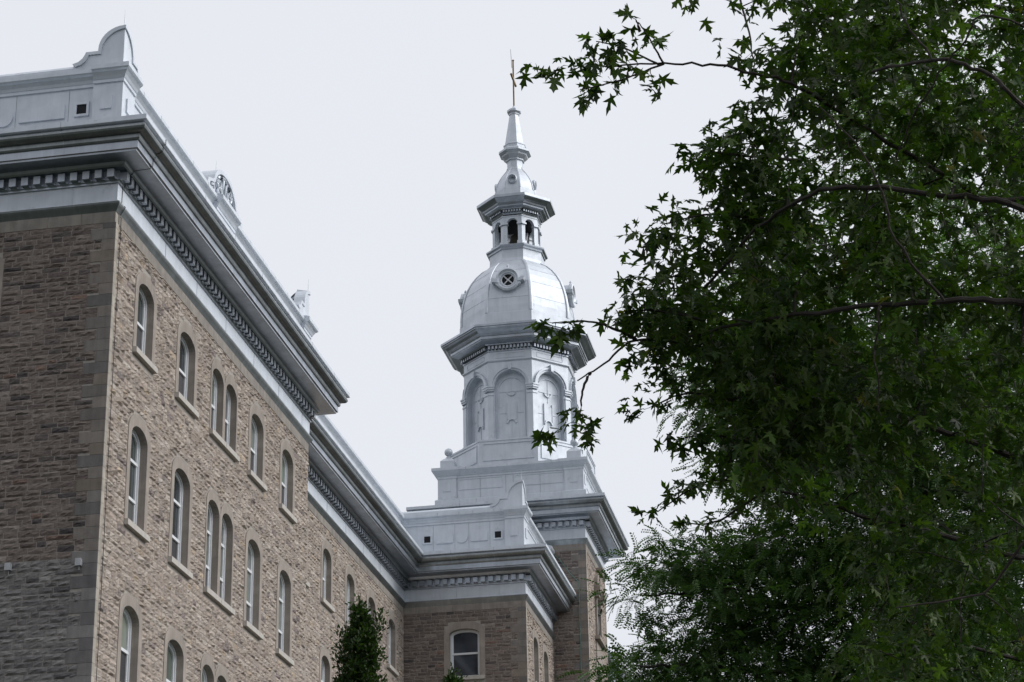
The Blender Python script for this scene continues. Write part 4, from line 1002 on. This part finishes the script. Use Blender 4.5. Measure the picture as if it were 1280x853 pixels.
# ---- locust behind
LT = np.array(U(1150, 800, 31.)); lpx, lpy = LT[0], LT[1]
loc = empty('locust_tree', (lpx, lpy, 0), 'feathery fine leaved green tree behind the maple, reaching toward the tower base at lower centre', 'tree')
t2 = Tree()
t2.limb([(lpx, lpy, -.2), (lpx+.1, lpy, 3), (lpx-.1, lpy+.1, 7), (lpx+.2, lpy, 11), (lpx, lpy+.2, 14)], .36, .12, 12, .03)
ll = [[(lpx, lpy, 5), U(1080, 800, 30.5), U(980, 760, 30), U(880, 740, 29.5), U(800, 745, 29)],
      [(lpx, lpy, 7.5), U(1080, 720, 31), U(990, 690, 30.5), U(900, 690, 30), U(840, 690, 29.6)],
      [(lpx, lpy, 4.5), U(1060, 870, 30), U(950, 840, 29.5), U(840, 830, 29), U(780, 835, 28.6)],
      [(lpx, lpy, 9), U(1080, 600, 31.5), U(1000, 540, 31.5), U(920, 510, 31)],
      [(lpx, lpy, 11), U(1120, 470, 32), U(1050, 380, 32), U(960, 340, 32)],
      [(lpx, lpy, 13), U(1150, 330, 32), U(1100, 200, 32), U(1000, 100, 32)],
      [(lpx, lpy, 8), U(1220, 620, 31), U(1330, 560, 31)], [(lpx, lpy, 12), U(1220, 380, 32), U(1320, 260, 32)], [(lpx, lpy, 5), U(1230, 790, 30), U(1350, 760, 30)],
      [(lpx, lpy, 7), U(1160, 640, 28.5), U(1100, 560, 27.5), U(1040, 540, 27)]]
for l in ll: t2.limb(l, .07, .008, 7, .12)
polyL = [(770, 860), (775, 835), (870, 800), (900, 770), (840, 745), (815, 720), (840, 690), (900, 695), (955, 640), (900, 555), (880, 480), (905, 440), (900, 400), (950, 340), (1000, 250), (1040, 150), (1050, 95), (1060, 60), (1480, 0), (1480, 960), (700, 960)]
tg = []
while len(tg) < 2100:
    x, y = nr.uniform(720, 1480), nr.uniform(0, 960)
    if not inpoly(x, y, polyL): continue
    if x > 1290 and nr.rand() < .6: continue
    if y < 420 and x > 1000 and nr.rand() < .75: continue
    f = max(0, min(1, (x-780)/400.)); d = nr.uniform(29.-2.0*f, 30.+3.5*f)
    tg.append(U(x, y, d))
en = t2.connect(tg, None, maxr=.04, rmin=.006, sag=.05)
ltips = [(768, 735), (775, 752), (790, 748), (788, 700), (800, 705), (812, 722), (798, 765), (810, 780), (822, 765), (828, 672), (835, 685), (845, 668), (855, 690), (862, 705), (760, 842), (775, 838), (800, 815), (820, 808), (845, 795), (840, 722), (870, 690), (885, 700), (745, 850), (870, 660)]
en2 = t2.connect([U(x, y, 29.2) for x, y in ltips], None, maxr=.012, rmin=.004, sag=.1, n=3)
def fronds(P, D, Nn, S, C, pairs=7):
    n = len(P); x, y, z = basis(D, Nn); Vs = []; k = 0
    for j in range(pairs):
        for sg in (-1, 1):
            tpos = (j+.7+.25*sg+nr.uniform(-.15, .15))/pairs
            ll_ = nr.uniform(.8, 1.15)*.27*(1-.5*abs(tpos-.45)); wd = .062
            q = np.array([(0, tpos), (sg*ll_*.5, tpos+wd+.03), (sg*ll_, tpos+.07), (sg*ll_*.5, tpos-wd+.02)])
            zz = -.28*tpos**2-.25*np.abs(q[:, 0])
            Vs.append(P[:, None, :]+S[:, None, None]*(x[:, None]*q[None, :, 0:1]+y[:, None]*q[None, :, 1:2]+z[:, None]*zz[None, :, None])); k += 1
    q = np.array([(-.008, 0), (.008, 0), (.008, 1), (-.008, 1)]); zz = np.array([0, 0, -.28, -.28])
    Vs.append(P[:, None, :]+S[:, None, None]*(x[:, None]*q[None, :, 0:1]+y[:, None]*q[None, :, 1:2]+z[:, None]*zz[None, :, None])); k += 1
    V = np.concatenate(Vs, axis=1).reshape(-1, 3); F = np.arange(len(V)).reshape(-1, 4)
    return V, F, np.repeat(C, k*4, axis=0)
P, D = [], []
for t, dr in en+en2:
    big = len(P) < len(en); nl = nr.randint(18, 28) if big else 14
    sc_ = .26 if big else .12; c = nr.normal(0, sc_*1.12, (nl, 3))*np.array([1, 1, .32])
    P.append(t+c); D.append(unit(unit(c)*.8+dr*.5+nr.normal(0, .25, (nl, 3))+np.array([0, 0, -.22])))
P = np.vstack(P); D = np.vstack(D); n = len(P); print('fronds', n)
Nn = unit(nr.normal(0, .35, (n, 3))+np.array([0, 0, 1.0])); S = nr.uniform(.15, .26, n)
kb = nr.uniform(.7, 1.4, (n, 1)); hue = nr.rand(n, 1); C = (np.array([[.05, .10, .038]])*(1-hue)+np.array([[.095, .16, .045]])*hue)*kb
V, F, CC = fronds(P, D, Nn, S, C); np_mesh('foliage', V, F, CC, M['locust'], loc, loc.location)
t2.br.build('trunk', M['barkg'], loc, org=loc.location)
# ---- two narrow columnar trees by the wall
def columnar(px, py, dist, hw, label, seed):
    global nr
    nr = np.random.RandomState(seed)
    A = U(px, py, dist); x0, y0, H = A
    tr = empty('columnar_tree', (x0, y0, 0), label, 'tree', 'narrow columnar trees near the wall')
    t = Tree(); t.limb([(x0, y0, -.1), (x0+.03, y0, H*.4), (x0, y0+.03, H*.8), (x0, y0, H-.15)], .11, .012, 8, .015)
    tg = []
    for k in range(1700):
        f = nr.rand()**.85; z = H-.12-f*(H-1.2); dz = H-z
        rad = hw*(1-math.exp(-dz/1.5))*(.75+.2*nr.rand()); lob = 1+.22*math.sin(dz*4+seed)+.15*math.sin(dz*9.1)
        a = nr.uniform(0, 2*math.pi); r = rad*lob*math.sqrt(nr.rand())
        if dz > 4 and nr.rand() < .7: continue
        tg.append((x0+r*math.cos(a), y0+r*math.sin(a), z+.25*r))
    tg += [(x0+.34*math.cos(a), y0+.34*math.sin(a), H-.45+b) for a, b in ((.2, 0), (.3, .12), (.25, .25), (3.4, -.1))]+[(x0, y0, H-.05), (x0-.05, y0, H+.02), (x0+.04, y0, H-.2)]
    e = t.connect(tg, None, maxr=.012, rmin=.003, sag=-.2, n=3)
    P, D = [], []
    for q, dr in e:
        nl = nr.randint(30, 44); c = nr.normal(0, .055, (nl, 3)); P.append(q+c); D.append(unit(c*4+nr.normal(0, .3, (nl, 3))+np.array([0, 0, .35])))
    P = np.vstack(P); D = np.vstack(D); n = len(P)
    shape = np.array([(0, 0), (.22, .22), (.16, .35), (.3, .52), (.18, .62), (.2, .8), (0, 1), (-.2, .8), (-.18, .62), (-.3, .52), (-.16, .35), (-.22, .22)])
    kb = nr.uniform(.7, 1.35, (n, 1)); hue = nr.rand(n, 1); C = (np.array([[.015, .032, .009]])*(1-hue)+np.array([[.04, .07, .012]])*hue)*kb
    V, F, CC = leaves(P, D, unit(nr.normal(0, .7, (n, 3))+np.array([0, 0, .8])), nr.uniform(.055, .085, n), C, shape, (0, .5), .1, .1)
    np_mesh('foliage', V, F, CC, M['colum'], tr, tr.location); t.br.build('trunk', M['barkg'], tr, org=tr.location)
columnar(450, 756, 38, .74, 'narrow upright green tree with a forked tip in front of the long beige wall', 5)
columnar(567, 845, 37, .6, 'narrow upright green tree whose tip just shows below the shaded arched window', 6)
